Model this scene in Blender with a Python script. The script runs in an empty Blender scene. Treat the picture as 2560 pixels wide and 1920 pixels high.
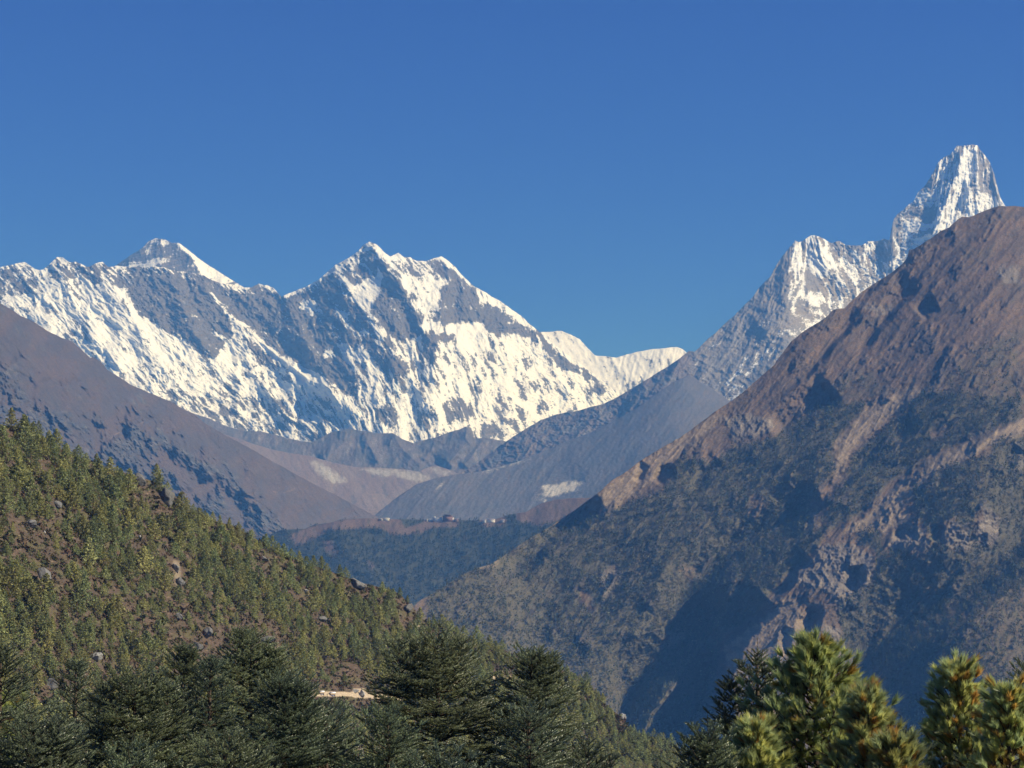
import bpy, math, random
import numpy as np
C = bpy.context.scene.collection
sc = bpy.context.scene
rad = math.radians
# ------------------------------------------------------------------ camera
F, HORIZON = 4777.0, 1435.0
PITCH = math.atan((HORIZON - 960) / F)
cam = bpy.data.cameras.new('camera'); cam.sensor_width = 36; cam.lens = F / 2560 * 36
cam.clip_start = 0.5; cam.clip_end = 90000
camo = bpy.data.objects.new('camera', cam); C.objects.link(camo)
camo.rotation_euler = (math.pi / 2 + PITCH, 0, 0); sc.camera = camo
# ------------------------------------------------------------------ sky, sun, exposure
SUN_AZ, SUN_EL = 101.0, 36.0          # degrees clockwise from the view direction, above the horizon
w = bpy.data.worlds.new('World'); sc.world = w; w.use_nodes = True
nt = w.node_tree; bg = nt.nodes['Background']
sky = nt.nodes.new('ShaderNodeTexSky'); sky.sky_type = 'NISHITA'; sky.sun_disc = False
sky.sun_elevation = rad(SUN_EL); sky.sun_rotation = rad(SUN_AZ)
sky.altitude = 3800; sky.air_density = 1.0; sky.dust_density = 0.0; sky.ozone_density = 6.0
tint = nt.nodes.new('ShaderNodeVectorMath'); tint.operation = 'MULTIPLY'; tint.inputs[1].default_value = (0.15, 0.31, 1.02)   # thin, dry high-altitude air
nt.links.new(sky.outputs[0], tint.inputs[0]); nt.links.new(tint.outputs[0], bg.inputs[0]); bg.inputs[1].default_value = 0.078
sun = bpy.data.lights.new('sun', 'SUN'); sun.energy = 5.0; sun.angle = rad(0.53); sun.color = (1.0, 0.97, 0.93)
suno = bpy.data.objects.new('sun', sun); C.objects.link(suno)
suno.rotation_euler = (rad(90 - SUN_EL), 0, math.pi - rad(SUN_AZ))
sc.view_settings.view_transform = 'Standard'; sc.view_settings.look = 'None'
sc.view_settings.exposure = 0.38; sc.view_settings.gamma = 1
sc.render.engine = 'CYCLES'; sc.cycles.use_denoising = True; sc.cycles.denoising_prefilter = 'ACCURATE'
sc.cycles.max_bounces = 5; sc.cycles.diffuse_bounces = 2; sc.cycles.volume_bounces = 0
# ------------------------------------------------------------------ numpy helpers
RNG = np.random.default_rng(7)
_perm = RNG.permutation(512); _perm = np.concatenate([_perm, _perm]).astype(np.int64)
_ang = RNG.random(512) * 2 * np.pi
_gx, _gy = np.cos(_ang), np.sin(_ang)

def perlin(x, y, seed=0):
    x = np.asarray(x, float) + seed * 37.17; y = np.asarray(y, float) + seed * 91.73
    xi = np.floor(x).astype(np.int64); yi = np.floor(y).astype(np.int64)
    xf = x - xi; yf = y - yi
    u = xf * xf * xf * (xf * (xf * 6 - 15) + 10); v = yf * yf * yf * (yf * (yf * 6 - 15) + 10)
    def g(ix, iy, dx, dy):
        h = _perm[(_perm[(ix) & 511] + iy) & 511]
        return _gx[h] * dx + _gy[h] * dy
    a = g(xi, yi, xf, yf); b = g(xi + 1, yi, xf - 1, yf)
    c = g(xi, yi + 1, xf, yf - 1); d = g(xi + 1, yi + 1, xf - 1, yf - 1)
    return ((a + u * (b - a)) + v * ((c + u * (d - c)) - (a + u * (b - a)))) * 1.5

def fbm(x, y, octv=4, seed=0, gain=0.5):
    s = 0; a = 1; n = 0
    for i in range(octv):
        s = s + a * perlin(x * 2.03 ** i, y * 2.03 ** i, seed + i * 3); n += a; a *= gain
    return s / n

def ridged(x, y, octv=5, seed=0, gain=0.5):
    s = 0; a = 1; n = 0; w_ = 1
    for i in range(octv):
        r = 1 - np.abs(perlin(x * 2.07 ** i, y * 2.07 ** i, seed + i * 5)); r = r * r
        s = s + a * r * w_; w_ = np.clip(r * 1.6, 0, 1); n += a; a *= gain
    return s / n

def sstep(a, b, x):
    t = np.clip((x - a) / (b - a), 0, 1); return t * t * (3 - 2 * t)

def aev(x, y):
    u = (x - 1280) / F; v = (960 - y) / F; c, s = math.cos(PITCH), math.sin(PITCH)
    d = c - v * s
    return u / d, (s + v * c) / d          # tan azimuth, tan elevation

def P(x, y, Y):
    a, e = aev(x, y); return np.stack([a * Y, Y + 0 * a, e * Y], -1)

def to_px(p):
    c, s = math.cos(PITCH), math.sin(PITCH)
    f = p[..., 1] * c + p[..., 2] * s; u = -p[..., 1] * s + p[..., 2] * c
    return 1280 + F * p[..., 0] / f, 960 - F * u / f

# zoom-window coordinates of my tracing -> picture coordinates
def zw(x0, y0, k):
    return lambda pts: [(x0 + a / k, y0 + b / k) for a, b in pts]
r1 = zw(0, 550, 2.458); r2 = zw(700, 550, 2.107); r3 = zw(1700, 340, 2.514)
r4 = zw(0, 1000, 2.458); r5 = zw(600, 1000, 2.458); r6 = zw(1500, 1000, 2.087)

class Mask:                                  # soft map of where a ground cover lies
    G = 2.0
    def __init__(s, base=0.0): s.m = np.full((1100, 1500), base, np.float32); s.ox = 200
    def poly(s, pts, val, blur=4, op='set'):
        p = np.array(pts, float); p[:, 0] += s.ox; p /= s.G
        x0, y0 = np.floor(p.min(0)).astype(int) - 1; x1, y1 = np.ceil(p.max(0)).astype(int) + 2
        pad = int(blur / s.G * 2) + 2
        x0 = max(0, x0 - pad); y0 = max(0, y0 - pad); x1 = min(1500, x1 + pad); y1 = min(1100, y1 + pad)
        gy, gx = np.mgrid[y0:y1, x0:x1].astype(float)
        ins = np.zeros(gx.shape, bool); n = len(p)
        for i in range(n):
            ax, ay = p[i]; bx, by = p[(i + 1) % n]
            if ay == by: continue
            c = ((ay > gy) != (by > gy)) & (gx < (bx - ax) * (gy - ay) / (by - ay) + ax)
            ins ^= c
        k = ins.astype(np.float32); r = max(1, int(round(blur / s.G)))
        for _ in range(2):
            for ax_ in (0, 1):
                cs = np.cumsum(np.pad(k, [(r + 1, r) if i == ax_ else (0, 0) for i in range(2)], mode='edge'), axis=ax_)
                k = (np.take(cs, range(2 * r + 1, cs.shape[ax_]), ax_) - np.take(cs, range(0, cs.shape[ax_] - 2 * r - 1), ax_)) / (2 * r + 1)
        t = s.m[y0:y1, x0:x1]; s.m[y0:y1, x0:x1] = t + (val - t) * k
        return s
    def at(s, x, y):
        gx = np.clip((x + s.ox) / s.G, 0, 1498.9); gy = np.clip(y / s.G, 0, 1098.9)
        i = gx.astype(int); j = gy.astype(int); fx = gx - i; fy = gy - j; m = s.m
        return (m[j, i] * (1 - fx) + m[j, i + 1] * fx) * (1 - fy) + (m[j + 1, i] * (1 - fx) + m[j + 1, i + 1] * fx) * fy

def sdist(x, y, pts):
    """distance to a polyline, side (positive = right of it, seen in the picture) and position along it 0..1"""
    best = np.full(x.shape, 1e9); side = np.zeros(x.shape); par = np.zeros(x.shape)
    pts = np.array(pts, float); L = np.r_[0, np.cumsum(np.hypot(*np.diff(pts, axis=0).T))]
    for i in range(len(pts) - 1):
        ax, ay = pts[i]; bx, by = pts[i + 1]; dx, dy = bx - ax, by - ay; l2 = dx * dx + dy * dy
        t = np.clip(((x - ax) * dx + (y - ay) * dy) / l2, 0, 1)
        ex, ey = x - ax - t * dx, y - ay - t * dy; d = np.hypot(ex, ey)
        m = d < best; best = np.where(m, d, best)
        sg = dx * (y - ay) - dy * (x - ax)
        if dy < 0 or (dy == 0 and dx > 0): sg = sg * 1.0
        side = np.where(m, np.sign(sg) * (1 if dy < 0 else -1), side)
        par = np.where(m, (L[i] + t * math.sqrt(l2)) / L[-1], par)
    return best, side, par

def ravine(x, y, pts, ws, wl, A, warp=None):
    """left of the line a gentle fall, right of it (ws wide) a steep wall that looks left, away from the sun"""
    d, s, t = sdist(x, y, pts); d = d * s
    if warp is not None: d = d + warp
    f = np.where(d < 0, 1 - sstep(0, wl, -d), 1 - sstep(0, ws, d))
    ends = sstep(0, 0.15, t) * (1 - sstep(0.78, 1.0, t))
    return -A * f * ends

def rib(x, y, pts, wl, wr, A, warp=None):
    d, s, t = sdist(x, y, pts)
    if warp is not None: d = np.abs(d + warp)
    wd = np.where(s > 0, wr, wl)
    return A * np.clip(1 - d / wd, 0, 1) ** 1.2 * (0.35 + 0.65 * sstep(0, 0.1, t)) * (1 - sstep(0.85, 1.0, t))

# ------------------------------------------------------------------ materials
def mat_attr(name, rough=0.9, spec=0.2, bump=0.0, bscale=1.0, trans=0.0):
    m = bpy.data.materials.new(name); m.use_nodes = True; t = m.node_tree; b = t.nodes['Principled BSDF']
    a = t.nodes.new('ShaderNodeAttribute'); a.attribute_name = 'Col'
    t.links.new(a.outputs['Color'], b.inputs['Base Color'])
    b.inputs['Roughness'].default_value = rough; b.inputs['Specular IOR Level'].default_value = spec
    if bump:
        n = t.nodes.new('ShaderNodeTexNoise'); n.inputs['Scale'].default_value = bscale; n.inputs['Detail'].default_value = 8
        g = t.nodes.new('ShaderNodeNewGeometry'); t.links.new(g.outputs['Position'], n.inputs['Vector'])
        bp = t.nodes.new('ShaderNodeBump'); bp.inputs['Strength'].default_value = bump; bp.inputs['Distance'].default_value = 1 / bscale
        t.links.new(n.outputs[0], bp.inputs['Height']); t.links.new(bp.outputs[0], b.inputs['Normal'])
    return m

def mesh_from(name, v, f, mat, col=None, smooth=False, parent=None, per_face=None, link=True):
    """v (n,3); f (m,3|4) int; col (n,3) linear albedo"""
    me = bpy.data.meshes.new(name); v = np.ascontiguousarray(v, np.float32); f = np.ascontiguousarray(f, np.int32)
    me.vertices.add(len(v)); me.vertices.foreach_set('co', v.ravel())
    k = f.shape[1]; me.loops.add(f.size); me.loops.foreach_set('vertex_index', f.ravel())
    me.polygons.add(len(f)); me.polygons.foreach_set('loop_start', np.arange(0, f.size, k, dtype=np.int32))
    me.polygons.foreach_set('loop_total', np.full(len(f), k, np.int32))
    if smooth: me.polygons.foreach_set('use_smooth', np.ones(len(f), bool))
    me.update(calc_edges=True)
    if col is not None:
        at = me.color_attributes.new('Col', 'FLOAT_COLOR', 'POINT')
        at.data.foreach_set('color', np.c_[col, np.ones(len(v))].astype(np.float32).ravel())
    me.materials.append(mat)
    if not link: return me
    o = bpy.data.objects.new(name, me); C.objects.link(o)
    if parent: o.parent = parent
    return o

def tag(o, label=None, cat=None, group=None, kind=None):
    if label: o['label'] = label
    if cat: o['category'] = cat
    if group: o['group'] = group
    if kind: o['kind'] = kind
    return o

def interp(pts):
    p = np.array(sorted(pts), float); return lambda x: np.interp(x, p[:, 0], p[:, 1])

def crest_fn(pts, jag, seed, lam=22):
    f = interp(pts)
    return lambda x: f(x) - jag * (fbm(x / lam, x * 0 + seed, 5, seed, 0.62))

LAY = {}
def layer(name, crest, base, depth, slope, relief, colour, mat, dx=1.8, dy=1.8, x0=None, x1=None, jag=2, seed=1,
          smooth=False, back=0.8, lam=22):
    """a mountainside: its skyline traced as crest (x,y), its depth Y over x, the steepness of the fall line (rise/run) and
    a relief in metres-per-pixel units; every vertex is a point of a real slope at its own distance"""
    cf = crest_fn(crest, jag, seed, lam); bf = interp(base) if not callable(base) else base
    x0 = x0 if x0 is not None else min(c[0] for c in crest); x1 = x1 if x1 is not None else max(c[0] for c in crest)
    xs = np.arange(x0, x1 + dx, dx); yc = cf(xs); yb = np.maximum(bf(xs), yc + 30)
    n = int(np.max(yb - yc) / dy) + 1
    t = np.linspace(0, 1, n)[:, None]
    X = xs[None, :] + 0 * t; Yp = yc + (yb - yc) * t
    a, e = aev(X, Yp)
    s = slope(X, Yp) if callable(slope) else slope + 0 * X
    de = np.diff(e, axis=0); sm = (s[1:] + s[:-1]) / 2; em = (e[1:] + e[:-1]) / 2
    lnY = np.vstack([np.zeros((1, len(xs))), np.cumsum(de / np.maximum(sm - em, 0.05), axis=0)])
    k_ = int(90 / dx); pad = np.pad(interp(crest)(xs), (2 * k_, 2 * k_), mode='edge')      # slope measured from the smoothed skyline
    ker = np.ones(2 * k_ + 1) / (2 * k_ + 1); ysm = np.convolve(np.convolve(pad, ker, 'valid'), ker, 'valid')
    eref = aev(xs, ysm)[1]
    lnY = lnY - (eref - e[0]) / np.maximum(s[0] - e[0], .05)
    Yc = np.convolve(np.pad(interp(depth)(xs), (2 * k_, 2 * k_), mode='reflect', reflect_type='odd'), np.convolve(ker, ker), 'valid'); Y0 = Yc * np.exp(lnY)
    h = relief(X, Yp)
    Y = Y0 - h * Y0 / F
    pts = np.stack([a * Y, Y, e * Y], -1)
    col = colour(X, Yp, h, (pts))
    rows = []
    for j in (24, 10, 3, 1):                                   # the far side of the ridge
        st = j * back * Yc / 160
        rows.append(np.stack([pts[0, :, 0], pts[0, :, 1] + st, pts[0, :, 2] - st * 0.75], -1))
    pts = np.concatenate([np.array(rows), pts], 0); col = np.concatenate([np.repeat(col[:1], 4, 0), col], 0)
    R_, Cn = pts.shape[:2]
    idx = np.arange(R_ * Cn).reshape(R_, Cn)
    f = np.stack([idx[:-1, :-1], idx[1:, :-1], idx[1:, 1:], idx[:-1, 1:]], -1).reshape(-1, 4)
    o = mesh_from(name, pts.reshape(-1, 3), f, mat, col.reshape(-1, 3), smooth)
    LAY[name] = (xs, yc, yb, pts[4:], n)
    return o

def on_layer(name, x, y):
    """3-D point of the layer seen at picture position (x,y); y is clamped to the slope"""
    xs, yc, yb, pts, n = LAY[name]
    i = np.clip((x - xs[0]) / (xs[1] - xs[0]), 0, len(xs) - 1.001); i0 = i.astype(int)
    t = np.clip((y - yc[i0]) / (yb[i0] - yc[i0]), 0, 0.9999) * (n - 1); j0 = t.astype(int)
    fx = (i - i0)[..., None]; fy = (t - j0)[..., None]
    p = pts[j0, i0] * (1 - fy) + pts[np.minimum(j0 + 1, n - 1), i0] * fy
    q = pts[j0, i0 + 1] * (1 - fy) + pts[np.minimum(j0 + 1, n - 1), i0 + 1] * fy
    return p * (1 - fx) + q * fx

def mixc(a, b, t):
    t = t[..., None]; return np.asarray(a) * (1 - t) + np.asarray(b) * t

MT = mat_attr('mountain_rock_and_snow', 0.85, 0.15)
MG = mat_attr('mountain_grass_and_scree', 0.95, 0.1)

#@@LAYERS@@
# ================================================================== SNOW WALL (far)
SNOW = np.array([0.66, 0.70, 0.75]); ICE = np.array([0.55, 0.68, 0.76]); ROCK = np.array([0.098, 0.094, 0.092]); ROCKW = np.array([0.15, 0.135, 0.115])

def snow_rock(X, Y, rock, acr, alo, h, seed, sc_=1.0, strat=0.0):
    """snow cover broken by streaky rock: rock 0..1 is how much of the wall is bare there"""
    n1 = fbm(acr / (26 * sc_), alo / (95 * sc_), 4, seed, 0.6)
    n2 = .6 * fbm(acr / (6 * sc_), alo / (22 * sc_), 4, seed + 9, 0.65) + .6 * fbm(X / 11, Y / 9, 4, seed + 19, .65)
    n3 = perlin(X / 3.1, Y / 3.6, seed + 4)
    n = 0.5 + 0.45 * n1 + 0.6 * n2 + 0.2 * n3 + .9 * (ridged(acr / (20 * sc_), alo / (60 * sc_), 4, seed + 23) - .54)
    if strat: n = n + strat * perlin(X / 120, (Y + 0.12 * X) / 5.0, seed + 12)
    return sstep(-0.07, 0.1, rock - n)

# -- the great wall
wall_crest = [(-260, 690), (-140, 650), (-60, 672)] + r1([(0, 290), (60, 275), (150, 258), (215, 300), (240, 308), (265, 300), (300, 275), (350, 228), (385, 228),
    (430, 265), (470, 255), (535, 290), (600, 262), (630, 258), (665, 290), (720, 280), (800, 290), (900, 285), (1000, 290), (1060, 310),
    (1140, 320), (1240, 330), (1300, 370), (1400, 400), (1480, 420), (1540, 415), (1590, 392), (1640, 400), (1680, 420), (1730, 470),
    (1780, 450)]) + r2([(90, 370), (150, 345), (200, 315), (260, 265), (290, 235), (350, 205), (410, 165), (440, 130), (470, 112), (510, 130),
    (545, 165), (580, 192), (600, 185), (625, 172), (650, 195), (690, 195), (720, 215), (760, 218), (800, 205), (850, 190), (885, 215), (920, 245),
    (960, 290), (1000, 330), (1030, 355), (1080, 380), (1130, 410), (1200, 455), (1270, 505), (1330, 560), (1360, 585), (1450, 660), (1540, 730),
    (1640, 800), (1700, 850), (1760, 900), (1850, 990)])
mr = Mask(0.24)
for pts, v in [
    (r1([(-600, 250), (0, 300), (60, 290), (150, 275), (215, 310), (245, 390), (200, 450), (100, 440), (20, 480), (0, 510), (-500, 500)]), .62),
    (r1([(260, 310), (350, 240), (420, 262), (600, 268), (720, 285), (1000, 300), (1000, 440), (900, 560), (840, 560), (780, 450), (700, 430), (640, 370), (560, 420), (500, 350), (440, 350), (360, 390)]), .66),
    (r1([(770, 290), (960, 300), (1240, 330), (1400, 410), (1480, 420), (1600, 395), (1700, 430), (1760, 480), (1900, 560), (1960, 640), (2050, 800), (2212, 980),
         (2212, 1060), (2120, 1080), (2000, 960), (1860, 900), (1700, 800), (1500, 640), (1430, 600), (1420, 720), (1380, 780), (1300, 850), (1250, 870), (1180, 800), (1100, 730), (930, 660), (870, 600), (800, 480)]), .86),
    (r1([(1480, 700), (1560, 700), (1760, 900), (1700, 920), (1560, 850)]), .7),
    (r1([(440, 600), (520, 640), (600, 740), (540, 760), (460, 700)]), .5),
    (r2([(0, 410), (100, 380), (200, 330), (290, 270), (350, 400), (440, 470), (480, 560), (500, 600), (560, 640), (620, 760), (640, 860), (560, 780), (480, 700), (420, 660), (330, 660), (230, 640), (130, 700), (60, 640), (0, 700)]), .8),
    (r2([(440, 122), (520, 155), (590, 230), (560, 260), (500, 300), (400, 350), (330, 290), (290, 290), (380, 200)]), .62),
    (r2([(540, 270), (640, 330), (700, 440), (750, 560), (760, 600), (640, 640), (560, 600), (500, 520), (480, 480), (520, 400)]), .85),
    (r2([(590, 190), (740, 215), (860, 195), (940, 260), (1030, 350), (960, 340), (880, 330), (780, 300), (700, 290), (620, 280)]), .55),
    (r2([(840, 380), (920, 300), (1030, 355), (1060, 420), (1200, 490), (1350, 570), (1450, 690), (1640, 810), (1700, 860), (1640, 850), (1480, 780), (1380, 640), (1300, 610), (1100, 600), (1060, 540), (1000, 540), (860, 560), (830, 500)]), .8),
    (r2([(480, 600), (620, 640), (800, 700), (820, 800), (700, 800), (560, 700)]), .42),
    (r2([(750, 590), (920, 600), (930, 625), (830, 640), (820, 740), (780, 740)]), .8),
    (r2([(620, 790), (680, 760), (660, 900), (560, 830)]), .62),
    (r2([(860, 960), (960, 940), (1010, 980), (1000, 1050), (900, 1070), (860, 1030)]), .6),
    (r2([(-700, 900), (0, 920), (150, 940), (260, 930), (300, 980), (340, 1090), (300, 1200), (-200, 1200), (-700, 1100)]), .40),
    (r2([(500, 1000), (570, 950), (630, 1010), (610, 1090), (540, 1080)]), .68),
    (r2([(740, 1010), (800, 1010), (790, 1120), (740, 1090)]), .55),
    (r2([(1130, 950), (1290, 980), (1280, 1090), (1150, 1080)]), .42),
    (r2([(1000, 1080), (1200, 1090), (1180, 1200), (980, 1200)]), .5),
    (r2([(1270, 800), (1340, 830), (1300, 960), (1270, 930)]), .38),
    (r2([(1610, 880), (1720, 870), (1700, 920), (1630, 930)]), .8),
    # snow tongues inside the rock
    (r2([(390, 360), (545, 290), (500, 420), (470, 480), (430, 440)]), .05),
    (r2([(680, 330), (740, 300), (770, 400), (850, 375), (830, 500), (790, 545), (720, 450)]), .18),
    (r2([(860, 560), (1050, 540), (1080, 620), (1040, 700), (940, 640)]), 0),
    (r2([(80, 440), (160, 420), (230, 480), (160, 510)]), .2),
    (r2([(270, 450), (330, 470), (470, 600), (440, 640), (330, 560)]), .38),
    (r2([(230, 690), (290, 690), (280, 720), (240, 715)]), 0),
    (r1([(640, 380), (780, 430), (860, 600), (900, 680), (860, 760), (780, 660), (640, 520)]), .05),
    (r1([(230, 310), (262, 305), (330, 400), (430, 480), (620, 500), (640, 580), (500, 620), (330, 560), (260, 420)]), .1),
    (r1([(500, 360), (560, 360), (620, 480), (560, 520)]), .05),
    (r1([(1260, 430), (1300, 450), (1420, 590), (1500, 650), (1700, 810), (1900, 960), (2020, 1040), (1950, 1060), (1700, 870), (1460, 660), (1380, 560)]), .08),
    (r1([(1280, 640), (1400, 720), (1380, 750), (1290, 690)]), .3),
    (r1([(560, 640), (900, 600), (1060, 700), (1200, 780), (1260, 880), (1000, 860), (760, 900), (560, 820)]), .03),
    (r1([(1380, 760), (1440, 740), (1500, 800), (1340, 1000), (1340, 860)]), .1),
    (r2([(1030, 355), (1080, 380), (1200, 455), (1350, 575), (1330, 580), (1190, 480), (1060, 400)]), 0),
]: mr.poly(pts, v, 5)
kx = interp([(-300, .8), (500, .85), (800, .8), (1000, .45), (1200, .3), (1500, .5)])
def wall_ac(X, Y):
    k = kx(X); wx = 20 * fbm(X / 170, Y / 150, 4, 5)
    return (X - k * (Y - 800)) * 0.95 + wx, Y + k * (X - 700) * 0.7 + wx
wribs = [(r1([(1240, 340), (1270, 440), (1380, 560), (1500, 660), (1700, 830), (1900, 980), (2020, 1040), (2150, 1200)]), 38, 26, 32),
         (r2([(300, 285), (380, 400), (450, 490), (560, 650), (700, 850), (800, 1010), (860, 1100)]), 40, 30, 26),
         (r2([(470, 115), (560, 260), (680, 400), (760, 590), (830, 660), (800, 800), (850, 960)]), 40, 34, 34),
         (r2([(860, 195), (900, 320), (840, 480), (880, 600), (1000, 760), (1100, 900)]), 36, 30, 22),
         (r2([(1190, 480), (1100, 600), (1180, 700), (1280, 800), (1330, 960)]), 32, 26, 16),
         (r2([(1340, 590), (1440, 760), (1480, 860), (1560, 960)]), 30, 26, 18),
         (r1([(960, 290), (1100, 440), (1150, 620), (1250, 780), (1400, 900), (1500, 1020), (1560, 1180)]), 46, 34, 30),
         (r1([(350, 230), (440, 480), (540, 640), (700, 860), (780, 980)]), 40, 30, 22),
         (r1([(630, 262), (700, 420), (820, 600), (880, 760), (1000, 900), (1150, 1050)]), 40, 30, 22),
         (r1([(1490, 790), (1520, 860), (1600, 1000), (1720, 1150), (1800, 1280)]), 36, 30, 28),
         (r2([(20, 410), (120, 620), (230, 800), (330, 960), (450, 1080)]), 40, 30, 26)]
_wc = interp(wall_crest)
def wall_relief(X, Y):
    ac, al = wall_ac(X, Y)
    h = 27 * ridged(ac / 120, al / 220, 5, 21, .55) + 10 * ridged(ac / 36, al / 80, 4, 33, .55) + (3 + 11 * mr.at(X, Y)) * ridged(X / 34 + Y / 80, Y / 30, 6, 34, .62)
    h = h + 5.0 * sstep(-.05, .3, fbm(X / 90, Y / 70, 2, 44)) * ridged(ac / 9, al / 60, 3, 41, .6) * (1 - 0.5 * mr.at(X, Y)) + 3.5 * fbm(X / 10, Y / 10, 4, 52, .6) * (.4 + mr.at(X, Y))
    wp = 9 * fbm(X / 40, Y / 40, 3, 77)
    for p, a, b, A in wribs: h = h + rib(X, Y, p, a, b, A, wp)
    return h
def wall_colour(X, Y, h, p):
    ac, al = wall_ac(X, Y)
    wx = 9 * fbm(X / 24, Y / 24, 3, 61); wy = 9 * fbm(X / 24, Y / 24, 3, 62)
    rk = mr.at(X + wx, Y + wy)
    rk = rk * (0.9 + 0.25 * sstep(8, 40, Y - _wc(X)))
    m = snow_rock(X, Y, rk, ac, al, h, 71, 1.0, 0.06)
    st = 0.5 + 0.5 * perlin(X / 160, (Y + .15 * X) / 7, 81)
    rc = mixc(ROCK, ROCKW, sstep(.35, .9, st * (0.6 + .4 * fbm(X / 40, Y / 40, 3, 82)) + 0.1)) * (0.75 + 0.5 * (0.5 + 0.5 * fbm(ac / 12, al / 40, 4, 83)))[..., None]
    ice = sstep(.25, .6, fbm(X / 45, Y / 30, 4, 85)) * sstep(860, 960, Y) * 0.5
    sn = mixc(SNOW, ICE, ice) * (0.97 + 0.05 * fbm(ac / 8, al / 60, 3, 86))[..., None]
    return mixc(sn, rc, m)
o = layer('snow_mountain', wall_crest, [(-260, 900), (200, 960), (400, 1060), (700, 1150), (1250, 1160), (1600, 1060)],
          [(-260, 10500), (300, 10700), (700, 11100), (920, 11000), (1350, 11400), (1600, 11600)],
          lambda X, Y: 1.0 + 0.25 * fbm(X / 90, Y / 60, 3, 90), wall_relief, wall_colour, MT, 1.5, 1.5, jag=3.2, seed=3)
tag(o, 'long snow and rock wall with a pointed double summit at its centre', 'mountain', kind='structure')
# -- the far pyramid behind it
ev_crest = r1([(640, 400), (720, 275), (790, 225), (870, 175), (915, 130), (955, 110), (1010, 120), (1055, 140), (1100, 140), (1150, 180), (1220, 235), (1300, 290),
               (1370, 335), (1430, 370), (1490, 410), (1600, 480), (1700, 520)])
me_ = Mask(.92)
me_.poly(r1([(1060, 130), (1110, 135), (1500, 410), (1560, 480), (1240, 350), (1190, 240), (1120, 190)]), .04, 3)
me_.poly(r1([(900, 140), (955, 105), (1060, 140), (1040, 160), (960, 160)]), .25, 3)
me_.poly(r1([(720, 280), (900, 265), (1000, 235), (1040, 250), (960, 275), (900, 300), (720, 300)]), .2, 3)
me_.poly(r1([(880, 165), (940, 170), (900, 205)]), .25, 3)
def ev_col(X, Y, h, p):
    m = snow_rock(X, Y, me_.at(X + 4 * fbm(X / 12, Y / 12, 3, 1), Y + 4 * fbm(X / 12, Y / 12, 3, 2)), X + .3 * Y, Y - .25 * X, h, 15, .8, .3)
    st = .5 + .5 * perlin(X / 90, (Y + .22 * X) / 5, 18)
    rc = mixc(ROCK * .9, ROCKW, sstep(.3, .9, st)); return mixc(SNOW + 0 * X[..., None], rc, m)
o = layer('far_peak', ev_crest, [(0, 790), (900, 800)], [(0, 12300), (900, 12300)], .9,
          lambda X, Y: 14 * ridged((X + .2 * Y) / 60, (Y - .2 * X) / 120, 5, 8) + rib(X, Y, r1([(1080, 135), (1180, 240), (1250, 350), (1300, 420)]), 30, 16, 18) + 1.5 * perlin(X / 90, (Y + .22 * X) / 5, 18) + 2 * fbm(X / 8, Y / 8, 3, 4),
          ev_col, MT, 1.5, 1.5, jag=2.2, seed=5)
tag(o, 'dark pyramid summit with a snowy right ridge behind the wall', 'mountain', kind='structure')
# -- white ridge right of the wall
wr_crest = r2([(1180, 560), (1300, 590), (1400, 590), (1480, 584), (1530, 603), (1580, 630), (1620, 675), (1660, 715), (1700, 717), (1770, 725), (1820, 710), (1880, 695), (1960, 680), (2020, 675),
               (2090, 668), (2120, 680), (2145, 700), (2250, 790), (2400, 900)])
o = layer('snow_ridge', wr_crest, [(1200, 1080), (1900, 1080)], [(1200, 12400), (1900, 12200)], .8,
          lambda X, Y: 18 * ridged((X - .5 * Y) / 90, (Y + .5 * X) / 200, 4, 28) + 5 * ridged((X + .25 * Y) / 15, (Y) / 90, 3, 29) * sstep(1480, 1560, X) + 3 * fbm(X / 18, Y / 14, 4, 30),
          lambda X, Y, h, p: mixc(SNOW + 0 * X[..., None], ROCK, snow_rock(X, Y, .1 + .35 * sstep(930, 1000, Y), X - .4 * Y, Y, h, 31)), MT, 2.2, 2.2, jag=1.6, seed=6)
tag(o, 'smooth white snow ridge right of the great wall', 'mountain', kind='structure')

# ================================================================== STEEP PEAK ON THE RIGHT
ama_crest = [(1120, 1200), (1140, 1190), (1190, 1159), (1251, 1114), (1292, 1085), (1353, 1049), (1393, 1035), (1438, 1028), (1469, 1020), (1507, 1010), (1554, 987),
    (1592, 963), (1625, 944), (1654, 925), (1687, 905)] + r3([(40, 1365), (55, 1352), (90, 1355), (130, 1320), (180, 1270), (220, 1240), (280, 1180), (340, 1130), (400, 1068),
    (450, 1020), (500, 950), (540, 908), (570, 880), (600, 820), (650, 745), (700, 690), (722, 655), (745, 668), (770, 660), (820, 624), (850, 624), (880, 635), (910, 650), (950, 675),
    (1000, 660), (1040, 685), (1080, 688), (1140, 690), (1180, 662), (1240, 660), (1280, 645), (1325, 655), (1334, 620), (1336, 550), (1345, 520), (1370, 490), (1410, 460), (1435, 430), (1470, 410), (1495, 355),
    (1540, 310), (1570, 265), (1600, 210), (1620, 170), (1640, 145), (1680, 122), (1700, 115), (1725, 85), (1740, 62), (1770, 62), (1830, 55), (1870, 58), (1885, 85), (1920, 125), (1950, 170),
    (1975, 240), (1990, 300), (2010, 380), (2040, 435), (2120, 520), (2300, 640), (2800, 800)])
ma = Mask(.5)
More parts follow.
